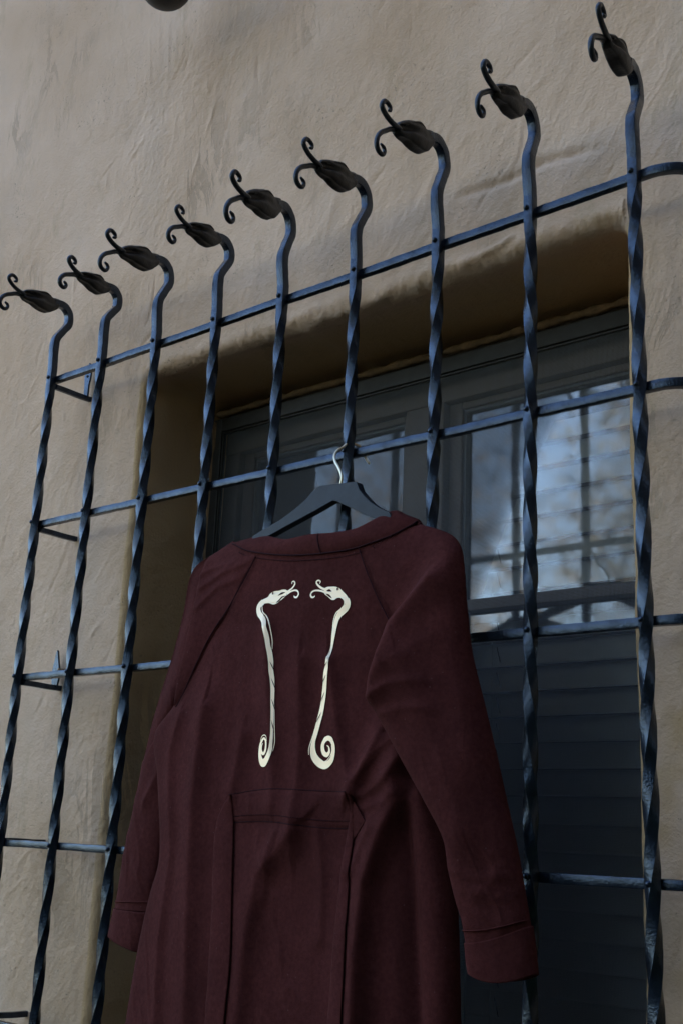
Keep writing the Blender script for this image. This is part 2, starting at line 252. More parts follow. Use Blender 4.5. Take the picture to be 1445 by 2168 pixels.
# glass: clear with a Fresnel reflection
g = bpy.data.materials.new('window_glass'); g.use_nodes = True; N = g.node_tree.nodes; L = g.node_tree.links; N.remove(N['Principled BSDF'])
tr = N.new('ShaderNodeBsdfTransparent'); gl = N.new('ShaderNodeBsdfGlossy'); gl.inputs['Roughness'].default_value = .045
fr = N.new('ShaderNodeFresnel'); fr.inputs['IOR'].default_value = 1.7; mx = N.new('ShaderNodeMixShader')
nn = N.new('ShaderNodeTexNoise'); nn.inputs['Scale'].default_value = 5; tcg = N.new('ShaderNodeTexCoord'); L.new(tcg.outputs['Object'], nn.inputs['Vector'])
bb = N.new('ShaderNodeBump'); bb.inputs['Strength'].default_value = .10; bb.inputs['Distance'].default_value = .0015; L.new(nn.outputs['Fac'], bb.inputs['Height']); L.new(bb.outputs[0], gl.inputs['Normal'])
tr.inputs[0].default_value = (.93, .94, .94, 1)
L.new(fr.outputs[0], mx.inputs[0]); L.new(tr.outputs[0], mx.inputs[1]); L.new(gl.outputs[0], mx.inputs[2]); L.new(mx.outputs[0], N['Material Output'].inputs[0])
M['glass'] = g
# insect screen: woven grid of dusty wire, open between
g = bpy.data.materials.new('screen_weave'); g.use_nodes = True; N = g.node_tree.nodes; L = g.node_tree.links; N.remove(N['Principled BSDF'])
tr = N.new('ShaderNodeBsdfTransparent'); df = N.new('ShaderNodeBsdfDiffuse'); df.inputs[0].default_value = (.26, .27, .285, 1)
mx = N.new('ShaderNodeMixShader'); tcg = N.new('ShaderNodeTexCoord'); sp = N.new('ShaderNodeSeparateXYZ'); L.new(tcg.outputs['Object'], sp.inputs[0])
def wire(o, pitch, open_):
    a = N.new('ShaderNodeMath'); a.operation = 'PINGPONG'; L.new(o, a.inputs[0]); a.inputs[1].default_value = pitch / 2
    c = N.new('ShaderNodeMath'); c.operation = 'GREATER_THAN'; L.new(a.outputs[0], c.inputs[0]); c.inputs[1].default_value = pitch / 2 * open_
    return c.outputs[0]
a = N.new('ShaderNodeMath'); a.operation = 'MAXIMUM'; L.new(wire(sp.outputs[0], .0022, .87), a.inputs[0]); L.new(wire(sp.outputs[2], .0022, .90), a.inputs[1])
L.new(a.outputs[0], mx.inputs[0]); L.new(tr.outputs[0], mx.inputs[1]); L.new(df.outputs[0], mx.inputs[2]); L.new(mx.outputs[0], N['Material Output'].inputs[0])
M['screen'] = g

# ------------------------------------------------------------------ object helpers
def W3(v): return np.asarray(v, float) * S + np.array([0, 0, Z0])
ROOT = {}
def origin(o):
    return ROOT.get(o.name, np.zeros(3)) if o is not None else np.zeros(3)
def mk(name, V, F, mt, parent=None, smooth=True, loc=None):
    """one mesh object; V in grille units; loc = its origin in grille units"""
    V = W3(V); o0 = W3(loc) if loc is not None else origin(parent)
    me = bpy.data.meshes.new(name); me.from_pydata((V - o0).tolist(), [], [tuple(int(i) for i in f) for f in F]); me.update()
    if smooth: me.polygons.foreach_set('use_smooth', [True] * len(me.polygons))
    me.materials.append(M[mt] if isinstance(mt, str) else mt)
    o = bpy.data.objects.new(name, me); COL.objects.link(o)
    if parent is not None: o.parent = parent; o.location = (o0 - origin(parent)).tolist()
    else: o.location = o0.tolist()
    ROOT[o.name] = o0
    return o
def empty(name, loc):
    o = bpy.data.objects.new(name, None); COL.objects.link(o); o.location = W3(loc).tolist(); o.empty_display_size = .1
    ROOT[o.name] = W3(loc); return o
def tag(o, label=None, cat=None, group=None, kind=None):
    for k, v in (('label', label), ('category', cat), ('group', group), ('kind', kind)):
        if v: o[k] = v
    return o
def boxg(x0, x1, y0, y1, z0, z1, bev=.0):
    V = [(x, y, z) for x in (x0, x1) for y in (y0, y1) for z in (z0, z1)]
    F = [(0, 1, 3, 2), (4, 6, 7, 5), (0, 4, 5, 1), (2, 3, 7, 6), (0, 2, 6, 4), (1, 5, 7, 3)]
    return V, F
def box(name, x0, x1, y0, y1, z0, z1, mt, parent, bev=0):
    V, F = boxg(x0, x1, y0, y1, z0, z1); o = mk(name, V, F, mt, parent, smooth=False)
    if bev:
        md = o.modifiers.new('bevel', 'BEVEL'); md.width = bev * S; md.segments = 2
    return o
def catmull(P, n):
    P = np.asarray(P, float); d = np.r_[0, np.cumsum(np.linalg.norm(np.diff(P, axis=0), axis=1))]; d /= d[-1]
    return cat_at(P, d, np.linspace(0, 1, n)), d
def cat_at(P, d, t):
    P = np.asarray(P, float); n = len(P); out = []
    mm = np.zeros_like(P)
    for i in range(n):
        a, b = max(i - 1, 0), min(i + 1, n - 1); mm[i] = (P[b] - P[a]) / (d[b] - d[a])
    for x in np.atleast_1d(t):
        i = min(max(int(np.searchsorted(d, x) - 1), 0), n - 2); h = d[i + 1] - d[i]; u = (x - d[i]) / h
        out.append((2*u**3 - 3*u**2 + 1) * P[i] + (u**3 - 2*u**2 + u) * h * mm[i] + (-2*u**3 + 3*u**2) * P[i+1] + (u**3 - u**2) * h * mm[i+1])
    return np.array(out)
def grid_faces(nr, nc, closed=False, off=0, flip=False):
    F = []
    for i in range(nr - 1):
        for j in range(nc if closed else nc - 1):
            a = off + i * nc + j; b = off + i * nc + (j + 1) % nc
            f = (a, b, b + nc, a + nc); F.append(f[::-1] if flip else f)
    return F
def sweep(path, rad, nseg=10, shape=None, up=(1, 0, 0), twist=None, cap=True):
    """tube along a 3D path; shape = list of (a,b) unit section points"""
    P = np.asarray(path, float); n = len(P); T = np.gradient(P, axis=0); T /= np.linalg.norm(T, axis=1)[:, None] + 1e-12
    if shape is None: shape = [(math.cos(2 * math.pi * k / nseg), math.sin(2 * math.pi * k / nseg)) for k in range(nseg)]
    sh = np.array(shape); rad = np.broadcast_to(np.asarray(rad, float), (n,)) if np.ndim(rad) <= 1 else rad
    V = []; u = np.array(up, float)
    for i in range(n):
        u = u - T[i] * (u @ T[i]); u /= np.linalg.norm(u); w = np.cross(T[i], u)
        tw = 0 if twist is None else twist[i]; c, s_ = math.cos(tw), math.sin(tw)
        a = sh[:, 0] * c - sh[:, 1] * s_; b = sh[:, 0] * s_ + sh[:, 1] * c
        V.append(P[i] + (np.outer(a, u) + np.outer(b, w)) * rad[i])
    k = len(sh); F = grid_faces(n, k, True)
    V = np.concatenate(V)
    if cap: F += [tuple(range(k))[::-1], tuple((n - 1) * k + j for j in range(k))]
    return V, F

# ---- vectorised gradient noise
_perm = rng.permutation(256); _perm = np.r_[_perm, _perm]
_gr = rng.normal(size=(256, 3)); _gr /= np.linalg.norm(_gr, axis=1)[:, None]
def pnoise(p):
    p = np.asarray(p, float); i = np.floor(p).astype(int); f = p - i; u = f * f * f * (f * (f * 6 - 15) + 10); i &= 255
    r = 0
    for dx in (0, 1):
        for dy in (0, 1):
            for dz in (0, 1):
                h = _perm[_perm[_perm[(i[:, 0] + dx) & 255] + ((i[:, 1] + dy) & 255)] + ((i[:, 2] + dz) & 255)]
                g_ = _gr[h]; dd = f - np.array([dx, dy, dz]); v = (g_ * dd).sum(1)
                wx = u[:, 0] if dx else 1 - u[:, 0]; wy = u[:, 1] if dy else 1 - u[:, 1]; wz = u[:, 2] if dz else 1 - u[:, 2]
                r = r + v * wx * wy * wz
    return r
def fbm(p, sc, oc=4, ro=.5):
    r = 0; a = 1
    for k in range(oc): r = r + a * pnoise(p * sc * 2**k + 17.3 * k); a *= ro
    return r
def smooth01(x): x = np.clip(x, 0, 1); return x * x * (3 - 2 * x)
def seg_dist(X, Z, poly):
    """unsigned distance, side (+ = right of travel) and 0..1 position along a polyline in x,z"""
    best = np.full(X.shape, 1e9); side = np.zeros_like(best); pos = np.zeros_like(best); n = len(poly) - 1
    for k in range(n):
        a, b = np.array(poly[k]), np.array(poly[k + 1]); d = b - a; l2 = d @ d
        t = np.clip(((X - a[0]) * d[0] + (Z - a[1]) * d[1]) / l2, 0, 1)
        ex, ez = X - a[0] - t * d[0], Z - a[1] - t * d[1]; dd = np.hypot(ex, ez); mk_ = dd < best
        side = np.where(mk_, np.sign(ex * d[1] - ez * d[0]), side); pos = np.where(mk_, (k + t) / n, pos); best = np.where(mk_, dd, best)
    return best, side, pos

# ------------------------------------------------------------------ setting: ground
V, F = [], []
V = [(-150, -150, -Z0 / S), (150, -150, -Z0 / S), (150, 150, -Z0 / S), (-150, 150, -Z0 / S)]
tag(mk('ground', V, [(0, 1, 2, 3)], 'ground', None, False), kind='structure')

# ------------------------------------------------------------------ house wall with the window opening
D = .078; XL, XR, ZT, ZB = .145, .987, .0, -1.22
wall = empty('house_wall', (.56, D, -Z0 / S))
tag(wall, 'cream and ochre stucco house wall with trowel marks around the deep window opening', 'wall')
rc = .022
S_pts = []   # (px, pz, dirx, dirz, fan?)
def side_pts(p0, p1, nrm, n):
    for k in range(n): t = k / n; S_pts.append((p0[0] + (p1[0] - p0[0]) * t, p0[1] + (p1[1] - p0[1]) * t, nrm[0], nrm[1]))
def corner(cx, cz, a0, a1, n):
    for k in range(n):
        a = a0 + (a1 - a0) * k / n; S_pts.append((cx + rc * math.cos(a), cz + rc * math.sin(a), math.cos(a), math.sin(a)))
pi = math.pi
side_pts((XL, ZB + rc), (XL, ZT - rc), (-1, 0), 400)
corner(XL + rc, ZT - rc, pi, pi / 2, 320)
side_pts((XL + rc, ZT), (XR - rc, ZT), (0, 1), 290)
corner(XR - rc, ZT - rc, pi / 2, 0, 260)
side_pts((XR, ZT - rc), (XR, ZB + rc), (1, 0), 260)
corner(XR - rc, ZB + rc, 0, -pi / 2, 16)
side_pts((XR - rc, ZB), (XL + rc, ZB), (0, -1), 24)
corner(XL + rc, ZB + rc, -pi / 2, -pi, 16)
SP = np.array(S_pts); ns = len(SP)
top = smooth01((SP[:, 3] - .3) / .6); rgt = smooth01((SP[:, 2] - .3) / .6)
rr = .013 + .012 * top - .004 * rgt
rr = rr * (1 + .25 * fbm(np.c_[SP[:, 0], SP[:, 1], SP[:, 0] * 0], 6, 2))
prof = [('r', t) for t in np.linspace(.262, 0, 34)] + [('a', a) for a in np.linspace(0, pi / 2, 12)[1:]]
dd = list(np.arange(.003, .56, .0031)); 
while dd[-1] < 4.2: dd.append(dd[-1] * 1.09)
prof += [('f', d_) for d_ in dd]
V = []; NRM = []; FL = []
for kind, t in prof:
    if kind == 'r': off = np.zeros(ns); y = D + rr + t * (.262 - 0) / .262 * ((.262 - rr) / .262); n_y = 0; no = 1.
    elif kind == 'a': off = rr * (1 - math.cos(t)); y = D + rr * (1 - math.sin(t)); n_y = math.sin(t); no = math.cos(t)
    else: off = rr + t; y = np.full(ns, D); n_y = 1.; no = 0.
    V.append(np.c_[SP[:, 0] + SP[:, 2] * off, y, SP[:, 1] + SP[:, 3] * off]); NRM.append(np.c_[-SP[:, 2] * no, np.full(ns, -n_y), -SP[:, 3] * no])
    FL.append(np.full(ns, {'r': 0., 'a': .5, 'f': 1.}[kind]))
V = np.concatenate(V); NRM = np.concatenate(NRM); FL = np.concatenate(FL)
X, Z = V[:, 0], V[:, 2]
h = .0065 * fbm(V, 2.1, 3) + .0020 * fbm(V, 11, 3)
a = math.radians(38); q = np.c_[(X * math.cos(a) - Z * math.sin(a)) * 26, V[:, 1] * 10, (X * math.sin(a) + Z * math.cos(a)) * 6]
rid = 1 - np.abs(fbm(q, 1, 3, .55)) * 3.2; msk = smooth01((fbm(V + 9, 3.0, 2) + .12) / .35)
h += .0007 * np.clip(rid, 0, 1)**4 * msk
q2 = np.c_[X * 30, V[:, 1] * 10, Z * 8]; rid2 = 1 - np.abs(fbm(q2 + 40, 1, 2)) * 4; h += .0007 * np.clip(rid2, 0, 1)**4 * smooth01((fbm(V + 30, 4.0, 2)) / .3)
h += .00075 * fbm(V, 45, 3, .6); pk = smooth01((fbm(V + 50, 3.2, 3) - .02) / .25); h += .0011 * pk * fbm(V, 110, 2, .7)
for P_, amp, w in ((W_A, -.0045, .006), (W_B, .0042, .0035), (W_C, .0035, .0045), (W_D, -.004, .007)):
    dist, sd_, pos = seg_dist(X, Z, P_); wob = 1 + .5 * fbm(V, 30, 2); h += amp * np.exp(-(dist / w)**2) * wob * np.clip(np.sin(pi * np.clip(pos, .02, .98)) * 2, 0, 1)
for k in range(120):      # short trowel strokes
    x0, z0 = rng.uniform(-.35, 1.3), rng.uniform(-1.0, .6); an = math.radians(rng.normal(62, 24)); l = rng.uniform(.02, .11)
    mm_ = [(x0, z0), (x0 + l * .5 * math.cos(an) + rng.normal(0, .004), z0 + l * .5 * math.sin(an)), (x0 + l * math.cos(an), z0 + l * math.sin(an))]
    sel = (np.abs(X - x0) < .16) & (np.abs(Z - z0) < .16) & (FL > .9)
    if sel.any():
        dist, sd_, pos = seg_dist(X[sel], Z[sel], mm_); w = rng.uniform(.0014, .0034)
        h[sel] += rng.choice([-1, -1, 1]) * rng.uniform(.0006, .0020) * np.exp(-(dist / w)**2) * np.sin(pi * np.clip(pos, .02, .98))
# lumpy lip along the soffit and a broken arris at the upper left corner
lip = np.exp(-((Z - .012 - .006 * fbm(V, 8, 2)) / .010)**2) * (X > XL) * (X < XR) * (FL > .3)
h += lip * (.0030 + .0032 * fbm(V, 55, 4, .7))
V = V + NRM * h[:, None]
V[:, 2] = np.maximum(V[:, 2], -Z0 / S - .05)
sf = mk('stucco_face', V, grid_faces(len(prof), ns, True, flip=True), 'wall', wall)
# worn ochre paint; reveal and lower wall also get shade put into the colour
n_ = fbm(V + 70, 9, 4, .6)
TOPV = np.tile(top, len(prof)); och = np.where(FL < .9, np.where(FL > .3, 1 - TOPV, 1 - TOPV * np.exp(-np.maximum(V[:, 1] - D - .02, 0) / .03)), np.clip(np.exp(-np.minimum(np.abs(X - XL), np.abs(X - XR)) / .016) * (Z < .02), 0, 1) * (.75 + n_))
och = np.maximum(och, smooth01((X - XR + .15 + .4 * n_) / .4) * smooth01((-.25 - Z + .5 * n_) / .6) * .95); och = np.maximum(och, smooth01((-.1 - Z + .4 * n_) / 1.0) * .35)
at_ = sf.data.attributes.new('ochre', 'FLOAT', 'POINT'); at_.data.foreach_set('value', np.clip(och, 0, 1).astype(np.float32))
# the rest of the building behind the stucco face (keeps the sun off it)
x0, x1, zt, zb = XL - 3.4, XR + 3.4, ZT + 3.4, -Z0 / S
T_ = .18
for nm, b_ in (('side_wall', (x0, x0 + T_, D + .03, 5, zb, zt)), ('side_wall', (x1 - T_, x1, D + .03, 5, zb, zt)), ('back_wall', (x0 + T_, x1 - T_, 5 - T_, 5, zb, zt)), ('flat_roof', (x0 - .1, x1 + .1, D + .02, 5.1, zt, zt + .15))):
    box(nm, *b_, 'wall', wall)
# dark room behind the window
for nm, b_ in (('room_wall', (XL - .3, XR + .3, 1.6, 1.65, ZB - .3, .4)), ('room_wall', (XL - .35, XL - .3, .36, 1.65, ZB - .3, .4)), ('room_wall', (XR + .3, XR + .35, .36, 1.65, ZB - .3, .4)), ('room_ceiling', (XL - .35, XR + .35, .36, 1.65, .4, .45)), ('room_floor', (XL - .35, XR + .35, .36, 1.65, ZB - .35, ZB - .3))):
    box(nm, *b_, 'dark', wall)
# rough sealant left over the head and down the side of the frame
n = 120; xs = np.linspace(XL + .004, XR - .004, n)
P_ = np.c_[xs, np.full(n, .2365), np.full(n, -.0185) + .0022 * fbm(np.c_[xs, xs * 0, xs * 0], 25, 3)]
Vs, Fs = sweep(P_, .0056 * (1 + .9 * fbm(np.c_[xs, xs * 0 + 5, xs * 0], 40, 3)), 8); mk('plaster_bead', Vs, Fs, 'bead', wall)
n = 90; zs = np.linspace(-.035, ZB, n)
P_ = np.c_[np.full(n, XL + .001) , np.full(n, .233), zs]
Vs, Fs = sweep(P_, .0042 + .0035 * (zs > -.075) + .0012 * fbm(np.c_[zs, zs * 0 + 5, zs * 0], 30, 3), 8, up=(1, 0, 0)); mk('plaster_bead', Vs, Fs, 'bead', wall)

# ------------------------------------------------------------------ window
win = empty('window', (.566, .28, ZB))
tag(win, 'brown two-light sash window with insect screen, deep in the stucco opening', 'window')
fr_ = []
def frame(name, x0, x1, z0, z1, w, y0, y1, mt, wt=None, bev=.0015):
    wt = wt or w; Vv = []; Ff = []
    for b_ in ((x0, x0 + w, y0, y1, z0, z1), (x1 - w, x1, y0, y1, z0, z1), (x0 + w, x1 - w, y0, y1, z1 - wt, z1), (x0 + w, x1 - w, y0, y1, z0, z0 + wt)):
        v, f = boxg(*b_); o = len(Vv); Vv += v; Ff += [tuple(i + o for i in q_) for q_ in f]
    o = mk(name, Vv, Ff, mt, win, False)
    md = o.modifiers.new('bevel', 'BEVEL'); md.width = bev * S; md.segments = 2
    return o
so = frame('screen_frame', XL + .001, XR - .001, ZB + .01, -.030, .0195, .2300, .2425, 'screenframe', .0235)
frame('screen_spline', XL + .021, XR - .021, ZB + .036, -.0542, .0030, .2325, .2395, 'screenframe', .003, .0008)
mk('insect_screen', [(XL + .02, .2362, ZB + .03), (XR - .02, .2362, ZB + .03), (XR - .02, .2362, -.052), (XL + .02, .2362, -.052)], [(0, 1, 2, 3)], 'screen', win, False)
# timber frame, mullion and the sash rails
box('frame_head', XL - .01, XR + .01, .262, .335, -.0835, .0, 'sash', win, .002)
box('frame_jamb', XL - .01, .178, .263, .335, ZB, -.0835, 'sash', win, .002)
box('frame_jamb', .955, XR + .01, .263, .335, ZB, -.0835, 'sash', win, .002)
box('mullion', .531, .600, .262, .335, ZB, -.0835, 'sash', win, .002)
for (a0, a1) in ((.178, .531), (.600, .955)):
    Vv = []; Ff = []
    for b_ in ((a0, a0 + .0225, .276, .300, ZB + .01, -.0838), (a1 - .013, a1, .276, .300, ZB + .01, -.0838), (a0 + .0225, a1 - .013, .276, .300, -.0945, -.0838)):
        v, f = boxg(*b_); o = len(Vv); Vv += v; Ff += [tuple(i + o for i in q_) for q_ in f]
    so = mk('sash', Vv, Ff, 'sash', win, False); md = so.modifiers.new('bevel', 'BEVEL'); md.width = .002 * S; md.segments = 2
    Vv = []; Ff = []
    for b_ in ((a0 + .0225, a0 + .027, .281, .296, ZB + .01, -.0945), (a1 - .0175, a1 - .013, .281, .296, ZB + .01, -.0945), (a0 + .027, a1 - .0175, .281, .296, -.0985, -.0945)):
        v, f = boxg(*b_); o = len(Vv); Vv += v; Ff += [tuple(i + o for i in q_) for q_ in f]
    sub = mk('glazing_bead', Vv, Ff, 'screenframe', so, False)
    box('meeting_rail', a0 + .001, a1 - .001, .272, .2975, -.3925, -.3765, 'sash', win, .0018)
    box('meeting_rail', a0 + .001, a1 - .001, .2985, .309, -.405, -.3805, 'screenframe', win, .0015)
    for z0_, z1_ in ((-.377, -.0965), (ZB + .01, -.392)):
        box('pane', a0 + .0235, a1 - .014, .2885, .2895, z0_, z1_, 'glass', win)

# ------------------------------------------------------------------ venetian blinds
pitch = .0345
slat_mesh = {}
def blind(a0, a1, label, cords):
    bl = empty('venetian_blind', ((a0 + a1) / 2, .318, ZB)); tag(bl, label, 'blind', 'venetian blinds behind the sashes')
    box('head_rail', a0, a1, .306, .33, -.098, -.060, 'slat', bl, .001)
    n = 10; z = -.1176 - .003; k = 0; first = None
    while z > ZB + .02:
        if first is None:
            Vv = []
            for xx in (a0, a1):
                for j in range(n + 1):
                    t = j / n; yy = .3115 + t * .0210 - .0028 * math.sin(pi * t); zz = z - .0352 + t * .0352
                    Vv.append((xx, yy, zz))
                for j in range(n, -1, -1):
                    t = j / n; yy = .3125 + t * .0210 - .0028 * math.sin(pi * t); zz = z - .0352 + t * .0352
                    Vv.append((xx, yy, zz + .0002))
            m_ = 2 * (n + 1); Ff = [(j, (j + 1) % m_, m_ + (j + 1) % m_, m_ + j) for j in range(m_)]
            first = mk('slat', Vv, Ff, 'slat', bl, True, loc=((a0 + a1) / 2, .318, z)); zf = z
        else:
            o = bpy.data.objects.new('slat', first.data); COL.objects.link(o); o.parent = bl
            o.location = first.location + Vector((0, 0, (z - zf) * S)); o.rotation_euler = (random.uniform(-.012, .012), random.uniform(-.0012, .0012), 0)
            ROOT[o.name] = W3((0, 0, z))
        z -= pitch + random.uniform(-.0006, .0006)
    for cx in cords:
        v, f = sweep([(cx, .3095, -.10), (cx, .3095, -.6), (cx, .3095, ZB + .02)], .0006, 6); mk('ladder_cord', v, f, 'cord', bl)
        Vv = []; Ff = []; z = -.1176 - .003
        while z > ZB + .02:
            v, f = sweep([(cx + .006, .3118, z - .007), (cx + .0135, .3095, z - .0285)], .0007, 5); o = len(Vv); Vv += [tuple(q_) for q_ in v]; Ff += [tuple(i + o for i in q_) for q_ in f]; z -= pitch
        mk('cord_slots', Vv, Ff, 'slot', bl)
    return bl
blind(.182, .527, 'grey venetian blind seen through the left light, behind the coat hanger', (.245, .455))
blind(.604, .951, 'grey closed venetian blind behind the right light with its ladder cord', (.655, .90))

# ------------------------------------------------------------------ window grille
gr = empty('window_grille', (.52, 0, -1.30))
tag(gr, 'black wrought iron window grille of twisted bars ending in snake heads', 'grille')
HB = .0062
SQ = []
for cx_, cy_ in ((1, 1), (-1, 1), (-1, -1), (1, -1)):
    for k in (-1, 0, 1):
        a = math.atan2(cy_, cx_) + k * .17; r_ = 1.0 / max(abs(math.cos(a)), abs(math.sin(a))) * (.90 if k == 0 else .965); SQ.append((r_ * math.cos(a), r_ * math.sin(a)))
RAIL_Z = [0.004, -.2400, -.4825, -.7265, -.9720]
HEADS = [(7.1, 1.018, -.0026, 2.0), (9.9, .90, .0022, -.7), (8.7, 1.062, -.0078, 7.8), (8.2, .94, -.0005, 4.1), (13.2, 1.16, -.0164, 13.), (6.4, 1.10, -.015, 7.1), (6.1, 1.108, -.0081, 13.2), (8.2, 1.065, -.0098, 12.4), (10.2, 1.061, -.0095, 5.5)]
TLO = [(y - .0205, z + .0015) for y, z in TLO]; TLO[0] = (-.0735, .1245)
TLO = [(y, z) if i == 0 else (y, z) for i, (y, z) in enumerate(TLO)]
riv_mesh = None
def rivet_mesh():
    Vv = []; Ff = []; nr, nc = 5, 10
    for i in range(nr):
        a = pi / 2 * i / nr; 
        for j in range(nc): Vv.append((.0034 * math.cos(a) * math.cos(2 * pi * j / nc) * S, -.0030 * math.sin(a) * S, .0034 * math.cos(a) * math.sin(2 * pi * j / nc) * S))
    Vv.append((0, -.0030 * S, 0)); Ff = grid_faces(nr, nc, True) + [((nr - 1) * nc + j, (nr - 1) * nc + (j + 1) % nc, nr * nc) for j in range(nc)]
    me = bpy.data.meshes.new('rivet'); me.from_pydata(Vv, [], Ff); me.polygons.foreach_set('use_smooth', [True] * len(Ff)); me.materials.append(M['iron']); return me
RM = rivet_mesh()
ordinals = ['leftmost', 'second', 'third', 'fourth', 'fifth', 'sixth', 'seventh', 'eighth', 'rightmost']
for bi in range(9):
    bx = bi * .13; yw, sc_, dz, tl = HEADS[bi]; yw = math.radians(yw); tl = math.radians(tl)
    def place(pts, xo=0.):
        """local (y,z[,x]) profile of the head -> grille units, with this bar's own yaw, scale and tilt"""
        o = []
        for p_ in pts:
            y, z = p_[0] * sc_, (p_[1] - .05) * sc_; x = (p_[2] if len(p_) > 2 else 0) + xo
            y2 = y * math.cos(tl) - z * math.sin(tl); z2 = y * math.sin(tl) + z * math.cos(tl)
            o.append((bx + x * math.cos(yw) - y2 * math.sin(yw), y2 * math.cos(yw) + x * math.sin(yw), z2 + .05 + dz))
        return np.array(o)
    hand = -1 if bi == 7 else 1
    zlow = np.linspace(-1.28, .02, 420)
    q_len = rng.uniform(.057, .064); start = -.018 + rng.uniform(-.006, .006)
    neck = place(NECK[1:]); 
    base = np.c_[np.full(420, bx) + .0012 * fbm(np.c_[zlow, zlow * 0 + bi * 3, zlow * 0], 5, 2), .0008 * fbm(np.c_[zlow, zlow * 0 + bi * 3 + 1, zlow * 0], 5, 2), zlow]
    ctrl = np.vstack([[(base[-1][0], base[-1][1], .02)], neck[1:]]); cur, _ = catmull(ctrl, 90)
    path = np.vstack([base[:-1], cur])
    tw = np.zeros(len(path)); zz = path[:, 2]; m_ = np.arange(len(path)) < 419
    wv = 1 + .10 * fbm(np.c_[zz, zz * 0 + bi * 7, zz * 0], 6, 2)
    tw[m_] = hand * np.minimum(0, zz[m_] - start) * (pi / 2) / q_len * 1.0 + .42 * fbm(np.c_[zz, zz * 0 + bi * 7, zz * 0], 7, 2)[m_] * np.clip(-zz[m_] * 12, 0, 1)
    # near the neck the square bar rounds off
    rad = np.full(len(path), HB) * (1 + .05 * fbm(path * 1.0 + bi, 60, 2)); k_ = np.linspace(0, 1, 90)
    rad[-90:] = rad[-90:] * (1. - .04 * k_ + .025 * np.sin(k_ * 9) * smooth01(k_ * 5)) * (1 + .02 * (sc_ - 1))
    # up vector stays x so the section lies square to the wall; u x T
    v, f = sweep(path, rad, shape=SQ, up=(1, 0, 0), twist=tw)
    v = v + .00028 * np.c_[fbm(v + 3, 90, 2), fbm(v + 7, 90, 2), fbm(v + 11, 90, 2) * 0]
    bar = mk('twisted_bar', v, f, 'iron', gr, True, loc=(bx, 0, -1.28)); bar.data.materials.append(M['iron_head'])
    bar.data.polygons.foreach_set('use_smooth', [False] * len(bar.data.polygons)); 
    bar.data.set_sharp_from_angle(angle=math.radians(24))
    # ---- head: loft between top and bottom profiles, split in front into two jaws
    nt = 46
    Tt, _ = catmull(HTOP, nt); Bt, _ = catmull(HBOT, nt); t = np.linspace(0, 1, nt)
    wid = np.interp(t, [0, .12, .3, .5, .72, .88, 1], [.0062, .0072, .0092, .0102, .0088, .0066, .0050]) * rng.uniform(.95, 1.05)
    mouth = smooth01((t - .30) / .5)
    nc = 60; Vv = []
    for i in range(nt):
        c_ = (Tt[i] + Bt[i]) / 2; hv = (Tt[i] - Bt[i]) / 2; mo = mouth[i]
        for j in range(nc):
            a = 2 * pi * j / nc; cs, sn = math.cos(a), math.sin(a)
            e = 2 / 2.6; px = math.copysign(abs(cs)**e, cs); pz = math.copysign(abs(sn)**e, sn)
            wx = wid[i] * (1.08 if sn < 0 else .86)
            notch = math.exp(-((sn - .20) / (.10 + .24 * mo * smooth01((t[i] - .35) / .6)))**4) * mo * .93
            x = wx * px * (1 - notch); zz_ = pz
            if sn < -.45: x *= 1; zz_ *= (1 - .28 * math.exp(-(cs / .5)**2) * smooth01((t[i] - .08) / .3) * (1 - .5 * smooth01((t[i] - .85) / .15)))   # hollow under the jaw
            p2 = c_ + hv * zz_
            Vv.append((p2[0], p2[1], x))
    Vv = place(Vv); Vv = Vv + .0006 * np.c_[fbm(Vv, 70, 2), fbm(Vv + 5, 70, 2), fbm(Vv + 9, 70, 2)]
    Ff = grid_faces(nt, nc, True) + [tuple(range(nc))[::-1], tuple((nt - 1) * nc + j for j in range(nc))]
    hd = mk('snake_head', Vv, Ff, 'iron_head', bar)
    # brow and snout ridges
    nt2 = 14
    for sgn in (-1, 1):
        rp = [(-.020, .1412, sgn * .0050), (-.030, .1432, sgn * .0058), (-.040, .1412, sgn * .0060), (-.050, .1380, sgn * .0052), (-.0585, .1340, sgn * .0045), (-.0645, .1312, sgn * .0040)]
        c3, _ = catmull(place(rp), nt2); v, f = sweep(c3, np.interp(np.linspace(0, 1, nt2), [0, .3, .7, 1], [.0006, .0016, .0013, .0007]), 8); mk('brow', v, f, 'iron_head', bar)
        e = place([(EYE[0][0], EYE[0][1] - .0015, sgn * .0082)])[0]; v, f = sweep([e - np.array([sgn * .0012, 0, 0]), e + np.array([sgn * .0012, 0, 0])], .0017, 10); mk('eye', v, f, 'slot', bar)
    for prof_, xo in ((TUP, .0018), (TLO, -.0018)):
        n_ = 60; c3, _ = catmull(place([(y, z, xo * (1 + 2 * i / 12)) for i, (y, z) in enumerate([(-.0715, .1252)] + list(prof_))]), n_)
        jig = rng.uniform(.92, 1.1)
        v, f = sweep(c3, np.interp(np.linspace(0, 1, n_), [0, .25, .7, .93, 1], [.0034, .0034, .0031, .0026, .0014]) * jig, 10); mk('tongue', v, f, 'tongue_iron', bar)
    for rz in RAIL_Z:
        o = bpy.data.objects.new('rivet', RM); COL.objects.link(o); o.parent = bar
        o.location = (W3((bx - .0006 + rng.uniform(-.001, .001), -.0066, rz + .0005)) - ROOT[bar.name]).tolist(); o.rotation_euler = (rng.uniform(-.2, .2), rng.uniform(0, 3), rng.uniform(-.2, .2))
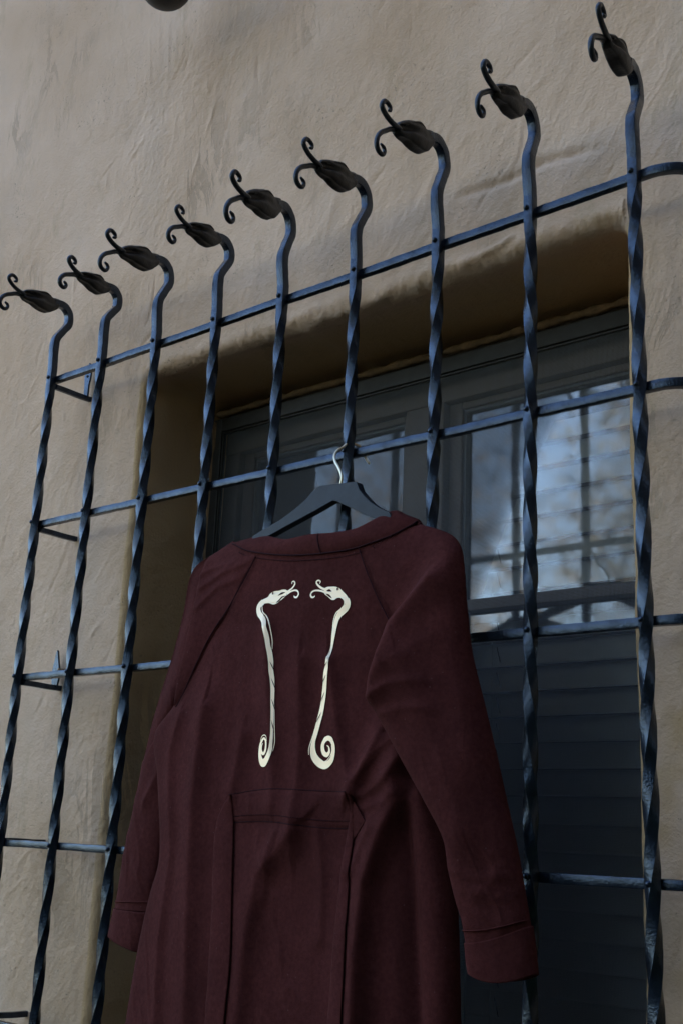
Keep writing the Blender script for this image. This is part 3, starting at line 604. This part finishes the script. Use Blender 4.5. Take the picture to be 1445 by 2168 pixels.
for ri, rz in enumerate(RAIL_Z):
    pts = [(x, .0098, rz) for x in np.linspace(-.006, 1.045, 16)] + [(1.062, .0105, rz + .0), (1.080, .018, rz), (1.092, .032, rz - .001), (1.098, .052, rz - .002), (1.100, .085, rz - .002)]
    c3, _ = catmull(pts, 300); c3 = c3 + np.c_[c3[:, 0] * 0, .0005 * fbm(c3 + ri * 5, 12, 2), .0012 * fbm(c3 + ri * 9, 7, 2)]
    rad = .0052 * (1 + .06 * fbm(c3 + ri, 50, 2))
    v, f = sweep(c3, rad, shape=SQ, up=(0, 0, 1)); v = v + .0005 * np.c_[v[:, 0] * 0, fbm(v + 3, 60, 2), fbm(v + 8, 60, 2)]
    cr_ = mk('cross_rail', v, f, 'iron', gr, loc=(0, .01, rz)); cr_.data.set_sharp_from_angle(angle=math.radians(24))
    # bracket from the first bar back to the wall
    zz = rz + (-.0120, -.0090, -.0080, .0030, .0065)[ri]
    br = mk('bracket', *sweep(catmull([(.001, .006, zz), (.001, .03, zz), (.002, .055, zz - .001), (.003, .0800, zz - .001)], 20)[0], .0042, shape=SQ, up=(0, 0, 1)), 'iron', gr, loc=(0, .078, zz))
    if ri in (0, 2):
        pts = [(-.0035, 0), (.006, 0), (.0062, .020), (.0085, .030), (.010, .040), (.0085, .050), (.0045, .064 if ri else .058), (.0035, .066 if ri else .060), (.0005, .052), (-.005, .046), (-.0065, .036), (-.0045, .024)]
        if ri == 2: pts = [(-.008, 0), (.004, 0), (.007, .014), (.006, .028), (-.002, .056), (-.0035, .058), (-.009, .034), (-.0115, .020)]
        n_ = len(pts); vv = [(x + .004, .0655, z + zz) for x, z in pts] + [(x + .004, .0690, z + zz) for x, z in pts]
        ff = [tuple(range(n_))[::-1], tuple(range(n_, 2 * n_))] + [(k, (k + 1) % n_, n_ + (k + 1) % n_, n_ + k) for k in range(n_)]
        mk('wall_plate', vv, ff, 'iron', br, False)
        v, f = sweep([(.006, .0645, zz + (.036 if ri == 0 else .020)), (.006, .0665, zz + (.036 if ri == 0 else .020))], .0021, 10); mk('plate_hole', v, f, 'slot', br)
        if ri == 2:
            v, f = sweep([(.017, .060, zz + .025), (.0175, .085, zz + .0255)], .0030, 10); mk('bolt', v, f, 'bead', br)

# ------------------------------------------------------------------ clothes hanger
hg = empty('clothes_hanger', (.66, -.03, -.30))
tag(hg, 'dark blue-black plastic clothes hanger with a steel hook over the grille rail', 'hanger')
hp = [(x, z) for x, z in HANG]; n_ = len(hp)
y0, y1 = -.0365, -.0255
vv = [(x, y0, z) for x, z in hp] + [(x, y1, z) for x, z in hp]
tri = tessellate_polygon([[Vector((x, z, 0)) for x, z in hp]])
ff = [t[::-1] for t in tri] + [tuple(i + n_ for i in t) for t in tri] + [(k, (k + 1) % n_, n_ + (k + 1) % n_, n_ + k) for k in range(n_)]
hb = mk('hanger_body', vv, ff, 'hanger', hg, False)
bm = bmesh.new(); bm.from_mesh(hb.data); bmesh.ops.recalc_face_normals(bm, faces=bm.faces); bm.to_mesh(hb.data); bm.free()
md = hb.modifiers.new('bevel', 'BEVEL'); md.width = .0012 * S; md.segments = 3; md.limit_method = 'ANGLE'
for p_ in hb.data.polygons: p_.use_smooth = False
hk = [HOOK_F[0][:2] + (HOOK_F[0][2] - .006,)] + HOOK_F + [(.6515, -.004, -.2305), (.6535, .006, -.2290), (.6558, .015, -.2315)] + [(x, y, z) for x, y, z in HOOK_B]
hk = np.array(hk)
c3, _ = catmull(hk, 90); v, f = sweep(c3, .0017, 10); mk('hook', v, f, 'steel', hg)

# ------------------------------------------------------------------ the robe
rb = empty('robe', (.62, -.03, -1.06))
tag(rb, 'dark maroon long-sleeved robe with two cream snakes printed on its back, on the hanger', 'robe')
def resample2(Lp, Rp, n):
    """paired control points -> n rows with the same parameter for both edges"""
    Lp, Rp = np.array(Lp), np.array(Rp); mid = (Lp + Rp) / 2; d = np.r_[0, np.cumsum(np.linalg.norm(np.diff(mid, axis=0), axis=1))]; d /= d[-1]
    t = np.linspace(0, 1, n); return cat_at(Lp, d, t), cat_at(Rp, d, t), t, d
def cloth_tube(name, Lp, Rp, nt, nsx, yL, yR, A, Af, folds=(), steps=(), power=2.4, parent=None, wrinkle=.0011, skew=0., mt='cloth', solid=0., gL=None, gR=None, sag=None):
    """yL,yR,A,Af are lists of (t,value). Outer (street) side carries the folds, the far side is plain."""
    Lc, Rc, t, _ = resample2(Lp, Rp, nt); f_ = lambda a: np.interp(t, [q[0] for q in a], [q[1] for q in a])
    yl, yr, A_, B_ = f_(yL), f_(yR), f_(A), f_(Af)
    th = np.linspace(0, pi, nsx); s = -np.cos(th); s = .55 * s + .45 * np.linspace(-1, 1, nsx)
    X = Lc[:, :1] + (Rc[:, :1] - Lc[:, :1]) * (s + 1)[None] / 2; Z = Lc[:, 1:] + (Rc[:, 1:] - Lc[:, 1:]) * (s + 1)[None] / 2
    ps = (1 - np.abs(s)**power)**(1 / power); ps = np.tile(ps * (1 + skew * s), (nt, 1)); soft = (1 - s**2)[None]
    if gL: w_ = f_(gL)[:, None] * (s < 0); ps = ps * (1 - w_) + soft * w_
    if gR: w_ = f_(gR)[:, None] * (s > 0); ps = ps * (1 - w_) + soft * w_
    Yc = yl[:, None] + (yr - yl)[:, None] * (s + 1)[None] / 2
    win_ = (1 - np.abs(s)**10)[None]
    fo = np.zeros_like(X)
    for poly, amp, wl, wr in folds:
        dist, sd_, pos = seg_dist(X, Z, poly); w = np.where(sd_ > 0, wr, wl); fo += -amp * np.exp(-(dist / w)**1.55)
    for poly, amp, w, side in steps:        # everything on one side of the line lies deeper
        dist, sd_, pos = seg_dist(X, Z, poly); e = smooth01((dist * np.sign(sd_ * side)) / w); fo += amp * e * np.exp(-np.clip(dist - .045, 0, 1) / .02)
    q_ = np.c_[X.ravel() * 16, np.full(X.size, 3.3), Z.ravel() * 3.5]; fo += (wrinkle * 2.2 * fbm(q_, 1, 3)).reshape(X.shape)
    q_ = np.c_[X.ravel() * 40, np.full(X.size, 7.3), Z.ravel() * 26]; fo += (wrinkle * .7 * fbm(q_, 1, 2)).reshape(X.shape)
    q_ = np.c_[(X.ravel() + Z.ravel() * .45) * 34, np.full(X.size, 1.3), (Z.ravel() - X.ravel() * .3) * 9]; cr = np.clip(1 - np.abs(fbm(q_, 1, 2)) * 5, 0, 1)**2; ms = smooth01((fbm(q_ * .35 + 8, 1, 2)) / .3)
    fo -= (wrinkle * 1.3 * cr * ms).reshape(X.shape)
    Yb = Yc - A_[:, None] * ps + fo * win_
    Yf = Yc + B_[:, None] * ps
    if sag: Z = Z - f_(sag)[:, None] * (1 - s**2)[None]
    Vb = np.stack([X, Yb, Z], 2); Vf = np.stack([X, Yf, Z], 2)[:, 1:-1][:, ::-1]
    V_ = np.concatenate([Vb, Vf], 1); nc = V_.shape[1]
    o = mk(name, V_.reshape(-1, 3), grid_faces(nt, nc, True), mt, parent)
    if solid:
        md = o.modifiers.new('cloth_thickness', 'SOLIDIFY'); md.thickness = solid * S; md.offset = 0
    return o, Vb
body_folds = [(F_a, .0070, .013, .018), (F_b, .0062, .010, .020), (F_c, .0060, .008, .022), (F_d, .018, .011, .026), (F_e, .013, .009, .020), (F_f, .005, .010, .016),
              (F_g, .0085, .012, .026), (F_j, .009, .014, .026), (F_i, .008, .007, .014), (F_k, -.013, .010, .012), (F_h, .004, .008, .014), (H_a, .004, .004, .008), (H_b, .003, .004, .007), (H_c, .003, .005, .010), (H_d, .003, .006, .009), (H_e, .003, .005, .007), (H_f, .0035, .004, .008)]
body, Vb = cloth_tube('back_panel', BODY_L, BODY_R, 260, 200, [(0, -.026), (.15, -.020), (.35, -.030), (.5, -.036), (1, -.036)], [(0, -.030), (.3, -.022), (1, -.020)],
                      [(0, .020), (.12, .026), (.4, .026), (1, .030)], [(0, .006), (1, .008)], body_folds, parent=rb, power=3.2)
bv = BVHTree.FromPolygons([Vector(p_) for p_ in Vb.reshape(-1, 3)], [tuple(int(i) for i in f) for f in grid_faces(*Vb.shape[:2])])
def ysurf(x, z, default=-.05):
    h_ = bv.ray_cast(Vector((x, -1, z)), Vector((0, 1, 0)))
    return h_[0].y if h_[0] is not None else default
# right sleeve (nearer the camera); its inner edge rides on the raglan seam, then falls free
yl = [(0, ysurf(*SR_L[0]) - .0006)]
_, _, tt, dR = resample2(SR_L, SR_R, 10)
yl = [(dR[i], ysurf(*SR_L[i]) - .0008) for i in range(3)] + [(dR[3], -.058), (dR[5], -.068), (dR[8], -.062), (1, -.056)]
sr_folds = [(G_a, .013, .020, .018), (G_b, .006, .02, .026), (G_c, .006, .018, .028), (G_d, .0012, .005, .005), (G_e, .0010, .005, .005), (G_f, .0012, .007, .006), (G_g, .0028, .004, .008), (G_h, .002, .004, .008), (G_i, .0014, .004, .006), (G_j, .0012, .003, .005)]
sr, Vsr = cloth_tube('sleeve', SR_L, SR_R, 170, 90, yl, [(0, -.024), (.12, -.026), (.4, -.034), (1, -.034)], [(0, .005), (.12, .008), (.22, .012), (.35, .022), (.8, .016), (1, .012)],
                [(0, .002), (.2, .006), (1, .008)], sr_folds, parent=rb, power=2.2, skew=.12, sag=[(0, 0), (.9, 0), (1, .004)], gL=[(0, 1), (dR[2], 1), (dR[3], 0), (1, 0)])
cf, Vcf = cloth_tube('cuff', CR_L, CR_R, 26, 70, [(0, -.0565), (1, -.0565)], [(0, -.0335), (1, -.0345)], [(0, .0130), (1, .0135)], [(0, .009), (1, .010)], parent=sr, power=2.2, wrinkle=.0006, skew=.12, solid=.0016, sag=[(0, .004), (1, .008)])
# left sleeve, falling behind the body
_, _, tt, dL = resample2(SL_L, SL_R, 10)
yr = [(dL[i], ysurf(*SL_R[i]) - .0008) for i in range(6)] + [(dL[6], -.040), (dL[7], -.026), (1, -.022)]
sl, Vsl = cloth_tube('sleeve', SL_L, SL_R, 170, 90, [(0, -.028), (.10, -.030), (.4, -.024), (1, -.016)], yr, [(0, .004), (.12, .006), (.4, .008), (.55, .014), (1, .014)], [(0, .002), (.3, .003), (1, .004)],
                [(L_a, .0024, .004, .007), (L_b, .002, .004, .007), (L_c, .0018, .004, .005), (L_d, .003, .006, .008), (L_e, .0018, .005, .006), (SLV, .003, .016, .001), (SLV, -.011, .0015, .0075)], [(SLV, .006, .003, 1)], parent=rb, power=2.2, gR=[(0, 1), (dL[6], 1), (dL[7], 0), (1, 0)])
cl, Vcl = cloth_tube('cuff', CL_L, CL_R, 22, 60, [(0, -.016), (1, -.016)], [(0, -.022), (1, -.022)], [(0, .0150), (1, .016)], [(0, .005), (1, .005)], parent=sl, power=2.2, wrinkle=.0005, solid=.0016)
# collar band
Bc, _ = catmull([(.492, -.014, -.352)] + COL_B + [(.786, -.016, -.366)], 120); Tc, _ = catmull([(.497, -.013, -.342)] + COL_T + [(.770, -.014, -.346)], 120)
allb = [bv] + [BVHTree.FromPolygons([Vector(p_) for p_ in Vx.reshape(-1, 3)], [tuple(int(i) for i in f) for f in grid_faces(*Vx.shape[:2])]) for Vx in (Vsr, Vsl)]
for k in range(2, 118):      # the lower edge of the band lies on the back panel and the sleeve heads
    ys_ = [h_[0].y for h_ in (b_.ray_cast(Vector((Bc[k][0], -1, Bc[k][2] - .002)), Vector((0, 1, 0))) for b_ in allb) if h_[0] is not None]
    if ys_: Bc[k][1] = min(ys_) - .0008
for _ in range(6): Bc[1:-1, 1] = (Bc[:-2, 1] + Bc[1:-1, 1] * 2 + Bc[2:, 1]) / 4
Bc[:, 2] -= .0015
rows = []
for k, u in enumerate(np.linspace(0, 1, 14)):
    q_ = Bc + (Tc - Bc) * u; q_ = q_ + np.array([0, -0.0032, 0]) * math.sin(pi * min(u * 1.0, 1)) ** .7 + np.array([0, .0015, 0]) * u; rows.append(q_)
rows.append(Tc + np.array([0, .0035, .0006])); 
for u in np.linspace(.9, 0, 6): rows.append(Bc + (Tc - Bc) * u + np.array([0, .006, 0]))
Cv = np.stack(rows, 0); nz = fbm(Cv.reshape(-1, 3) * np.array([1, 1, 2.]), 24, 2).reshape(Cv.shape[:2]); Cv[:14, :, 1] += .0012 * nz[:14]
co = mk('collar_band', Cv.reshape(-1, 3), grid_faces(Cv.shape[0], Cv.shape[1]), 'cloth', rb)
def seam(pts, name='seam', off=.0008, r=.0007, mt='seam', par=rb, surf=True, n=80):
    p3 = [(x, (ysurf(x, z) if surf else y) - off, z) for x, y, z in pts]; c3, _ = catmull(p3, n)
    if surf: c3[:, 1] = [ysurf(a_, b_) - off for a_, b_ in c3[:, [0, 2]]]
    v, f = sweep(c3, r, 6); return mk(name, v, f, mt, par)
def stitches(c3, r=.00045, l=.0016, gap=.0011, name='stitching', par=rb):
    d = np.r_[0, np.cumsum(np.linalg.norm(np.diff(c3, axis=0), axis=1))]; Vv = []; Ff = []; a = 0
    while a + l < d[-1]:
        p0 = [np.interp(a, d, c3[:, k]) for k in range(3)]; p1 = [np.interp(a + l, d, c3[:, k]) for k in range(3)]
        v, f = sweep([p0, p1], r, 5); o = len(Vv); Vv += [tuple(q) for q in v]; Ff += [tuple(i + o for i in q) for q in f]; a += l + gap
    return tag(mk(name, Vv, Ff, 'seam', par), kind='stuff')
v, f = sweep(Bc[6:-6] + np.array([0, -.0012, .0002]), .0009, 6); mk('seam', v, f, 'seam', rb)
nb = Bc[14:-14] + np.array([0, 0, -.0065]); nb[:, 1] = [ysurf(a_, b_) - .0007 for a_, b_ in nb[:, [0, 2]]]; stitches(nb)
# raglan seams as fine dark lines on the surface of the sleeve edge
for poly, Vx in ((SEAM_RL, None), (SEAM_RR, None)):
    c3, _ = catmull([(x, 0, z) for x, z in poly], 90); c3[:, 1] = [ysurf(a_, b_) - .0022 for a_, b_ in c3[:, [0, 2]]]
    v, f = sweep(c3, .0007, 6); mk('seam', v, f, 'seam', rb)
for Vx, par, row in ((Vsr, sr, -4), (Vsl, sl, -4)):
    c3 = Vx[row][2:-2] + np.array([0, -.0012, .001]); v, f = sweep(c3, .0008, 6); mk('seam', v, f, 'cloth', par)
# centre-back seam of the collar band
v, f = sweep([Cv[k][66] + np.array([0, -.0005, 0]) for k in range(0, 15)], .0007, 6); mk('seam', v, f, 'seam', rb)

def patch(name, Tp, Bp, n1, n2, off, mt, par, thick=.0016, bulge=0.):
    """flat sewn-on or hanging strip between two edge curves (x,z), following the body"""
    a_, _ = catmull(Tp, n1); b_, _ = catmull(Bp, n1); Vv = []
    for i in range(n1):
        for j in range(n2):
            u = j / (n2 - 1); x, z = a_[i] + (b_[i] - a_[i]) * u; y = ysurf(x, z) - off - bulge * math.sin(pi * u) - thick * (min(u, 1 - u) > .02); Vv.append((x, y, z))
    o = mk(name, Vv, grid_faces(n1, n2), mt, par); return o, np.array(Vv).reshape(n1, n2, 3)
band, Vband = patch('waist_band', BAND_T, BAND_B, 90, 16, .0005, 'cloth', rb, .0011, .0006)
edge = Vband[:, -3] + np.array([0, -.0006, .002]); stitches(edge)
v, f = sweep(Vband[:, -1] + np.array([0, .0004, -.0006]), .0007, 6); mk('seam', v, f, 'seam', rb)
v, f = sweep(Vband[:, 0] + np.array([0, -.0004, 0]), .0006, 6); mk('seam', v, f, 'seam', rb)
for Lp, Rp in ((STL_L, STL_R), (STR_L, STR_R)):
    nt = 150; Lc, Rc, t, _ = resample2(Lp, Rp, nt); rows = []; nn_ = 20
    for i in range(nt):
        ys_ = [ysurf(*(Lc[i] + (Rc[i] - Lc[i]) * u)) for u in (0, .5, 1)]; y_ = min(ys_); row = []
        for j in range(nn_):
            u = j / (nn_ - 1); x, z = Lc[i] + (Rc[i] - Lc[i]) * u; row.append((x, .6 * (ys_[0] + (ys_[2] - ys_[0]) * u) + .4 * y_ - .0022 - .0014 * math.sin(pi * u)**.6, z))
        for j in range(nn_ - 2, 0, -1): row.append((row[j][0], row[j][1] + .0018, row[j][2]))
        rows.append(row)
    A_ = np.array(rows); A_[:, :, 1] += .0009 * fbm(A_.reshape(-1, 3) * np.array([1, 1, .3]), 40, 2).reshape(A_.shape[:2])
    mk('belt_strap', A_.reshape(-1, 3), grid_faces(nt, A_.shape[1], True) + [tuple(range(A_.shape[1]))], 'cloth', rb)
# small triangular pull beside the right strap
x0_, z0_ = STR_R[0]
v = [(x0_, ysurf(x0_, z0_ - .004) - .0012, z0_ - .006), (x0_ + .016, ysurf(x0_ + .016, z0_ - .026) - .0006, z0_ - .026), (x0_ - .003, ysurf(x0_ - .003, z0_ - .050) - .001, z0_ - .050)]
mk('strap_end', v + [(a_[0], a_[1] + .0016, a_[2]) for a_ in v], [(0, 2, 1), (3, 4, 5), (0, 1, 4, 3), (1, 2, 5, 4), (2, 0, 3, 5)], 'cloth', rb, False)

# printed snakes
def on_surface(V2, F2, off): return [(x, ysurf(x, z) - off, z) for x, z in V2], F2
def subdiv_poly(pts, n):
    P_ = np.array(pts); P_ = np.vstack([P_, P_[:1]]); c, _ = catmull(P_, n); return c[:-1]
def flat_poly(pts, holes=(), n=60):
    rings = [subdiv_poly(pts, n)] + [subdiv_poly(h_, 24) for h_ in holes]
    vs_ = np.vstack(rings); tri_ = tessellate_polygon([[Vector((a_[0], a_[1], 0)) for a_ in r_] for r_ in rings]); return vs_, tri_
def stroke(pts, w, n):
    P_ = np.array(pts); d = np.r_[0, np.cumsum(np.linalg.norm(np.diff(P_, axis=0), axis=1))]; d /= d[-1]; t = np.linspace(0, 1, n)
    c = cat_at(P_, d, t); w_ = np.interp(t, d, w) * .5; T_ = np.gradient(c, axis=0); T_ /= np.linalg.norm(T_, axis=1)[:, None]; Nn = np.c_[-T_[:, 1], T_[:, 0]]
    rows = [c + Nn * (w_ * k)[:, None] for k in (-1, -.5, 0, .5, 1)]; V_ = np.stack(rows, 1); 
    # round the two ends
    return V_.reshape(-1, 2), grid_faces(n, 5)
PW = .000142
for pre, lab in (('PL', 'cream snake print on the left, facing right'), ('PR', 'cream snake print on the right, facing left')):
    Vv = []; Ff = []
    def add(v2, f2, off):
        v3, f3 = on_surface(v2, f2, off); o = len(Vv); Vv.extend(v3); Ff.extend([tuple(int(i) + o for i in q) for q in f3])
    G = globals()
    add(*flat_poly(G[pre + '_head'], (G[pre + '_mouth'], G[pre + '_mouth2'])), .0008)
    for k in ('s0', 's1', 's2', 's3', 's4', 't0', 't1'):
        add(*stroke(G['%s_%s' % (pre, k)], np.array(G['%s_%s_w' % (pre, k)]) * PW, {'s0': 220}.get(k, 50)), .0010 if k == 's0' else .0009)
    pr = mk('snake_print', Vv, Ff, 'print', rb, True); pr['label'] = lab
    # eye and the twist marks drawn in the cloth colour
    hx = np.array(G[pre + '_head']); e0 = hx.mean(0) + np.array([-.001 if pre == 'PL' else .003, .006])
    v2, f2 = flat_poly([(e0[0] + .0012 * math.cos(a_), e0[1] + .0016 * math.sin(a_)) for a_ in np.linspace(0, 2 * pi, 9)[:-1]], n=16); v3, f3 = on_surface(v2, f2, .0014); mk('print_eye', v3, f3, 'cloth', pr)
    sp_ = np.array(G[pre + '_s0']); lo, hi = (10, 18)
    Vv = []; Ff = []
    for k in range(lo, hi, 2):
        a_, b_ = sp_[k], sp_[k + 1]; dx = .0030 if pre == 'PL' else -.0030
        v2, f2 = stroke([a_ + np.array([-dx * .3, 0]), (a_ + b_) / 2 + np.array([dx * .5, 0]), b_ + np.array([dx * 1.15, 0])], [.0002, .0011, .0004], 12); v3, f3 = on_surface(v2, f2, .0014); o = len(Vv); Vv += v3; Ff += [tuple(i + o for i in q) for q in f3]
    mk('print_line', Vv, Ff, 'cloth', pr)

# ------------------------------------------------------------------ wall lantern, only its bowl hangs into the picture
ln = empty('wall_lantern', (.268, -.05, .5577)); tag(ln, 'black wall lantern above the grille, only its round bottom in view', 'lantern')
LC = (.268, -.05, .6007)
def lathe(prof_, c, n=32):
    Vv = [(c[0] + r * math.cos(2 * pi * j / n), c[1] + r * math.sin(2 * pi * j / n), c[2] + z) for r, z in prof_ for j in range(n)]
    return Vv, grid_faces(len(prof_), n, True)
R_ = .043
v, f = lathe([(R_ * math.sin(a), -R_ * math.cos(a)) for a in np.linspace(.01, pi / 2, 14)] + [(R_ + .004, .002), (R_ + .004, .008), (R_ - .004, .008)], LC); mk('bowl', v, f, 'lantern', ln)
for k in range(6):
    a = k * pi / 3; v, f = sweep([(LC[0] + .038 * math.cos(a), LC[1] + .038 * math.sin(a), LC[2] + .006), (LC[0] + .05 * math.cos(a), LC[1] + .05 * math.sin(a), LC[2] + .14)], .003, 6); mk('cage_bar', v, f, 'lantern', ln)
v, f = lathe([(.058, .14), (.060, .145), (.035, .185), (.012, .20), (.008, .23), (.001, .232)], LC); mk('cap', v, f, 'lantern', ln)
v, f = sweep(catmull([(LC[0], LC[1], LC[2] + .225), (LC[0], LC[1] + .02, LC[2] + .25), (LC[0], .03, LC[2] + .24), (LC[0], .085, LC[2] + .17)], 24)[0], .006, 8); mk('arm', v, f, 'lantern', ln)

# ------------------------------------------------------------------ the garden in front of the house (seen only as reflection and as light), with added light blockers
wing = empty('blocker_wing', (2.6, -3, -Z0 / S)); tag(wing, 'dark shingled wing added unseen on the right to block light', 'building')  # unseen wing, added to darken the right of the wall and bars
box('wing_wall', 2.45, 2.9, -5.5, D - .1, -Z0 / S, 3.6, 'shingle', wing)
box('wing_roof', 2.30, 3.1, -5.6, D - .1, 3.61, 3.75, 'bark', wing)
def tree(x, y, hgt, label, lm, seed, nl, spread, ls=1.):
    rs = np.random.RandomState(seed); root = empty('tree', (x, y, -Z0 / S)); tag(root, label, 'tree', 'trees across the yard')
    Vv = []; Ff = []; LP = []
    def branch(p, d, l, r, lev):
        pts = [p]; q = np.array(p, float); dd_ = np.array(d, float)
        for k in range(5): dd_ = dd_ + rs.normal(0, .16, 3); dd_ /= np.linalg.norm(dd_); q = q + dd_ * l / 5; pts.append(q.copy())
        v, f = sweep(pts, np.linspace(r, r * .55, 6), 6 if lev else 10); o = len(Vv); Vv.extend([tuple(a_) for a_ in v]); Ff.extend([tuple(i + o for i in a_) for a_ in f])
        if lev >= 2: LP.extend(pts[2:])
        if lev < 4:
            for k in range(3 if lev else 4):
                nd = dd_ + rs.normal(0, .55, 3); nd[2] = nd[2] * .7 + .25; nd /= np.linalg.norm(nd); branch(pts[rs.randint(3, 6)], nd, l * rs.uniform(.55, .8), r * .52, lev + 1)
    branch((x, y, -Z0 / S), (0, 0, 1), hgt * .33, .16, 0)
    mk('trunk', Vv, Ff, 'bark', root)
    LP = np.array(LP); Vv = []; Ff = []
    for k in range(nl):
        c = LP[rs.randint(len(LP))] + rs.normal(0, spread, 3); u = rs.normal(size=3); u /= np.linalg.norm(u); w = np.cross(u, rs.normal(size=3)); w /= np.linalg.norm(w); s_ = rs.uniform(.035, .075) * ls
        o = len(Vv); Vv += [tuple(c - u * s_), tuple(c + w * s_ * .6), tuple(c + u * s_), tuple(c - w * s_ * .6)]; Ff.append((o, o + 1, o + 2, o + 3))
    mk('crown', Vv, Ff, lm, root, False)
tree(-2.5, -7.5, 8.0, 'bare-branched tree with tan leaves across the yard', 'leafA', 3, 17000, .42, .55)
tree(-.6, -7.2, 8.5, 'leafy olive-brown tree in the middle across the yard', 'leafC', 5, 8000, .34)
tree(2.0, -6.5, 8.0, 'green leafy tree in front of the wing', 'leafB', 12, 9000, .34)
# unseen bush by the wall, added to darken its lower right
rs = np.random.RandomState(8); Vv = []; Ff = []; V1 = []; F1 = []; C0 = np.array([1.66, -.27, -Z0 / S])
for k in range(9000):
    u = rs.normal(size=3); u /= np.linalg.norm(u); q_ = u * rs.uniform(.75, 1) ; c = C0 + np.array([q_[0] * .40, q_[1] * .36, .80 + q_[2] * .80 * (1 + .1 * math.sin(9 * u[0]))])
    u = rs.normal(size=3); u /= np.linalg.norm(u); w = np.cross(u, rs.normal(size=3)); w /= np.linalg.norm(w); s_ = .035
    o = len(Vv); Vv += [tuple(c - u * s_), tuple(c + w * s_ * .6), tuple(c + u * s_), tuple(c - w * s_ * .6)]; Ff.append((o, o + 1, o + 2, o + 3))
C1 = np.array([2.15, -1.25, -Z0 / S])  # second unseen bush, added to block more light from the right
for k in range(9000):
    u = rs.normal(size=3); u /= np.linalg.norm(u); q_ = u * rs.uniform(.75, 1) ; c = C1 + np.array([q_[0] * .42, q_[1] * .55, .85 + q_[2] * .85 * (1 + .1 * math.sin(9 * u[0]))])
    u = rs.normal(size=3); u /= np.linalg.norm(u); w = np.cross(u, rs.normal(size=3)); w /= np.linalg.norm(w); s_ = .035
    V1.append(tuple(c - u * s_)); V1 += [tuple(c + w * s_ * .6), tuple(c + u * s_), tuple(c - w * s_ * .6)]; F1.append((4 * k, 4 * k + 1, 4 * k + 2, 4 * k + 3))
s1_ = empty('blocker_shrub', tuple(C1)); tag(s1_, 'tall dark bush added unseen in the yard to shade the right of the wall', 'blocker_shrub'); mk('foliage', V1, F1, 'leafB', s1_, False)
v, f = sweep([C1, C1 + np.array([.02, .01, .6]), C1 + np.array([0, .02, 1.3])], [.03, .022, .01], 8); mk('stem', v, f, 'bark', s1_)
V2_ = []; F2_ = []; C2 = np.array([1.75, -1.98, -Z0 / S])  # third unseen bush, added to cut low light on the lower right wall
for k in range(12000):
    u = rs.normal(size=3); u /= np.linalg.norm(u); q_ = u * rs.uniform(.75, 1); c = C2 + np.array([q_[0] * .95, q_[1] * .38, 1.05 + q_[2] * 1.05])
    u = rs.normal(size=3); u /= np.linalg.norm(u); w = np.cross(u, rs.normal(size=3)); w /= np.linalg.norm(w); s_ = .045
    V2_ += [tuple(c - u * s_), tuple(c + w * s_ * .6), tuple(c + u * s_), tuple(c - w * s_ * .6)]; F2_.append((4 * k, 4 * k + 1, 4 * k + 2, 4 * k + 3))
s2_ = empty('blocker_shrub', tuple(C2)); tag(s2_, 'broadest dark bush, unseen, added facing the window to block low light', 'blocker_shrub'); mk('foliage', V2_, F2_, 'leafB', s2_, False)
v, f = sweep([C2, C2 + np.array([.02, .01, .8]), C2 + np.array([0, .02, 1.6])], [.04, .028, .012], 8); mk('stem', v, f, 'bark', s2_)
sh_ = empty('blocker_shrub', tuple(C0)); tag(sh_, 'dark bush added out of view at the right to shade the lower wall', 'blocker_shrub'); mk('foliage', Vv, Ff, 'leafB', sh_, False)
v, f = sweep([C0, C0 + np.array([.02, .01, .5]), C0 + np.array([0, .02, 1.1])], [.03, .022, .01], 8); mk('stem', v, f, 'bark', sh_)
# clipped hedge along the far side of the yard
rs = np.random.RandomState(4); Vv = []; Ff = []
for k in range(24000):
    c = np.array([rs.uniform(-13, 5), -5.6 + rs.choice([0, 0, 1]) * rs.uniform(-.8, 0), 0.]); c[2] = -Z0 / S + rs.uniform(0, (2.0 if c[0] > -2.6 else .95) + .12 * math.sin(c[0] * 3)); c[1] += rs.normal(0, .08)
    u = rs.normal(size=3); u /= np.linalg.norm(u); w = np.cross(u, rs.normal(size=3)); w /= np.linalg.norm(w); s_ = .07
    o = len(Vv); Vv += [tuple(c - u * s_), tuple(c + w * s_ * .7), tuple(c + u * s_), tuple(c - w * s_ * .7)]; Ff.append((o, o + 1, o + 2, o + 3))
hd = mk('hedge', Vv, Ff, 'leafB', None, False); tag(hd, 'dark green clipped hedge along the far side of the yard', 'hedge')
box('hedge_core', -2.6, 5, -6.3, -5.65, -Z0 / S, -Z0 / S + 1.85, 'leafB', hd); box('hedge_core', -13, -2.6, -6.3, -5.65, -Z0 / S, -Z0 / S + .85, 'leafB', hd)
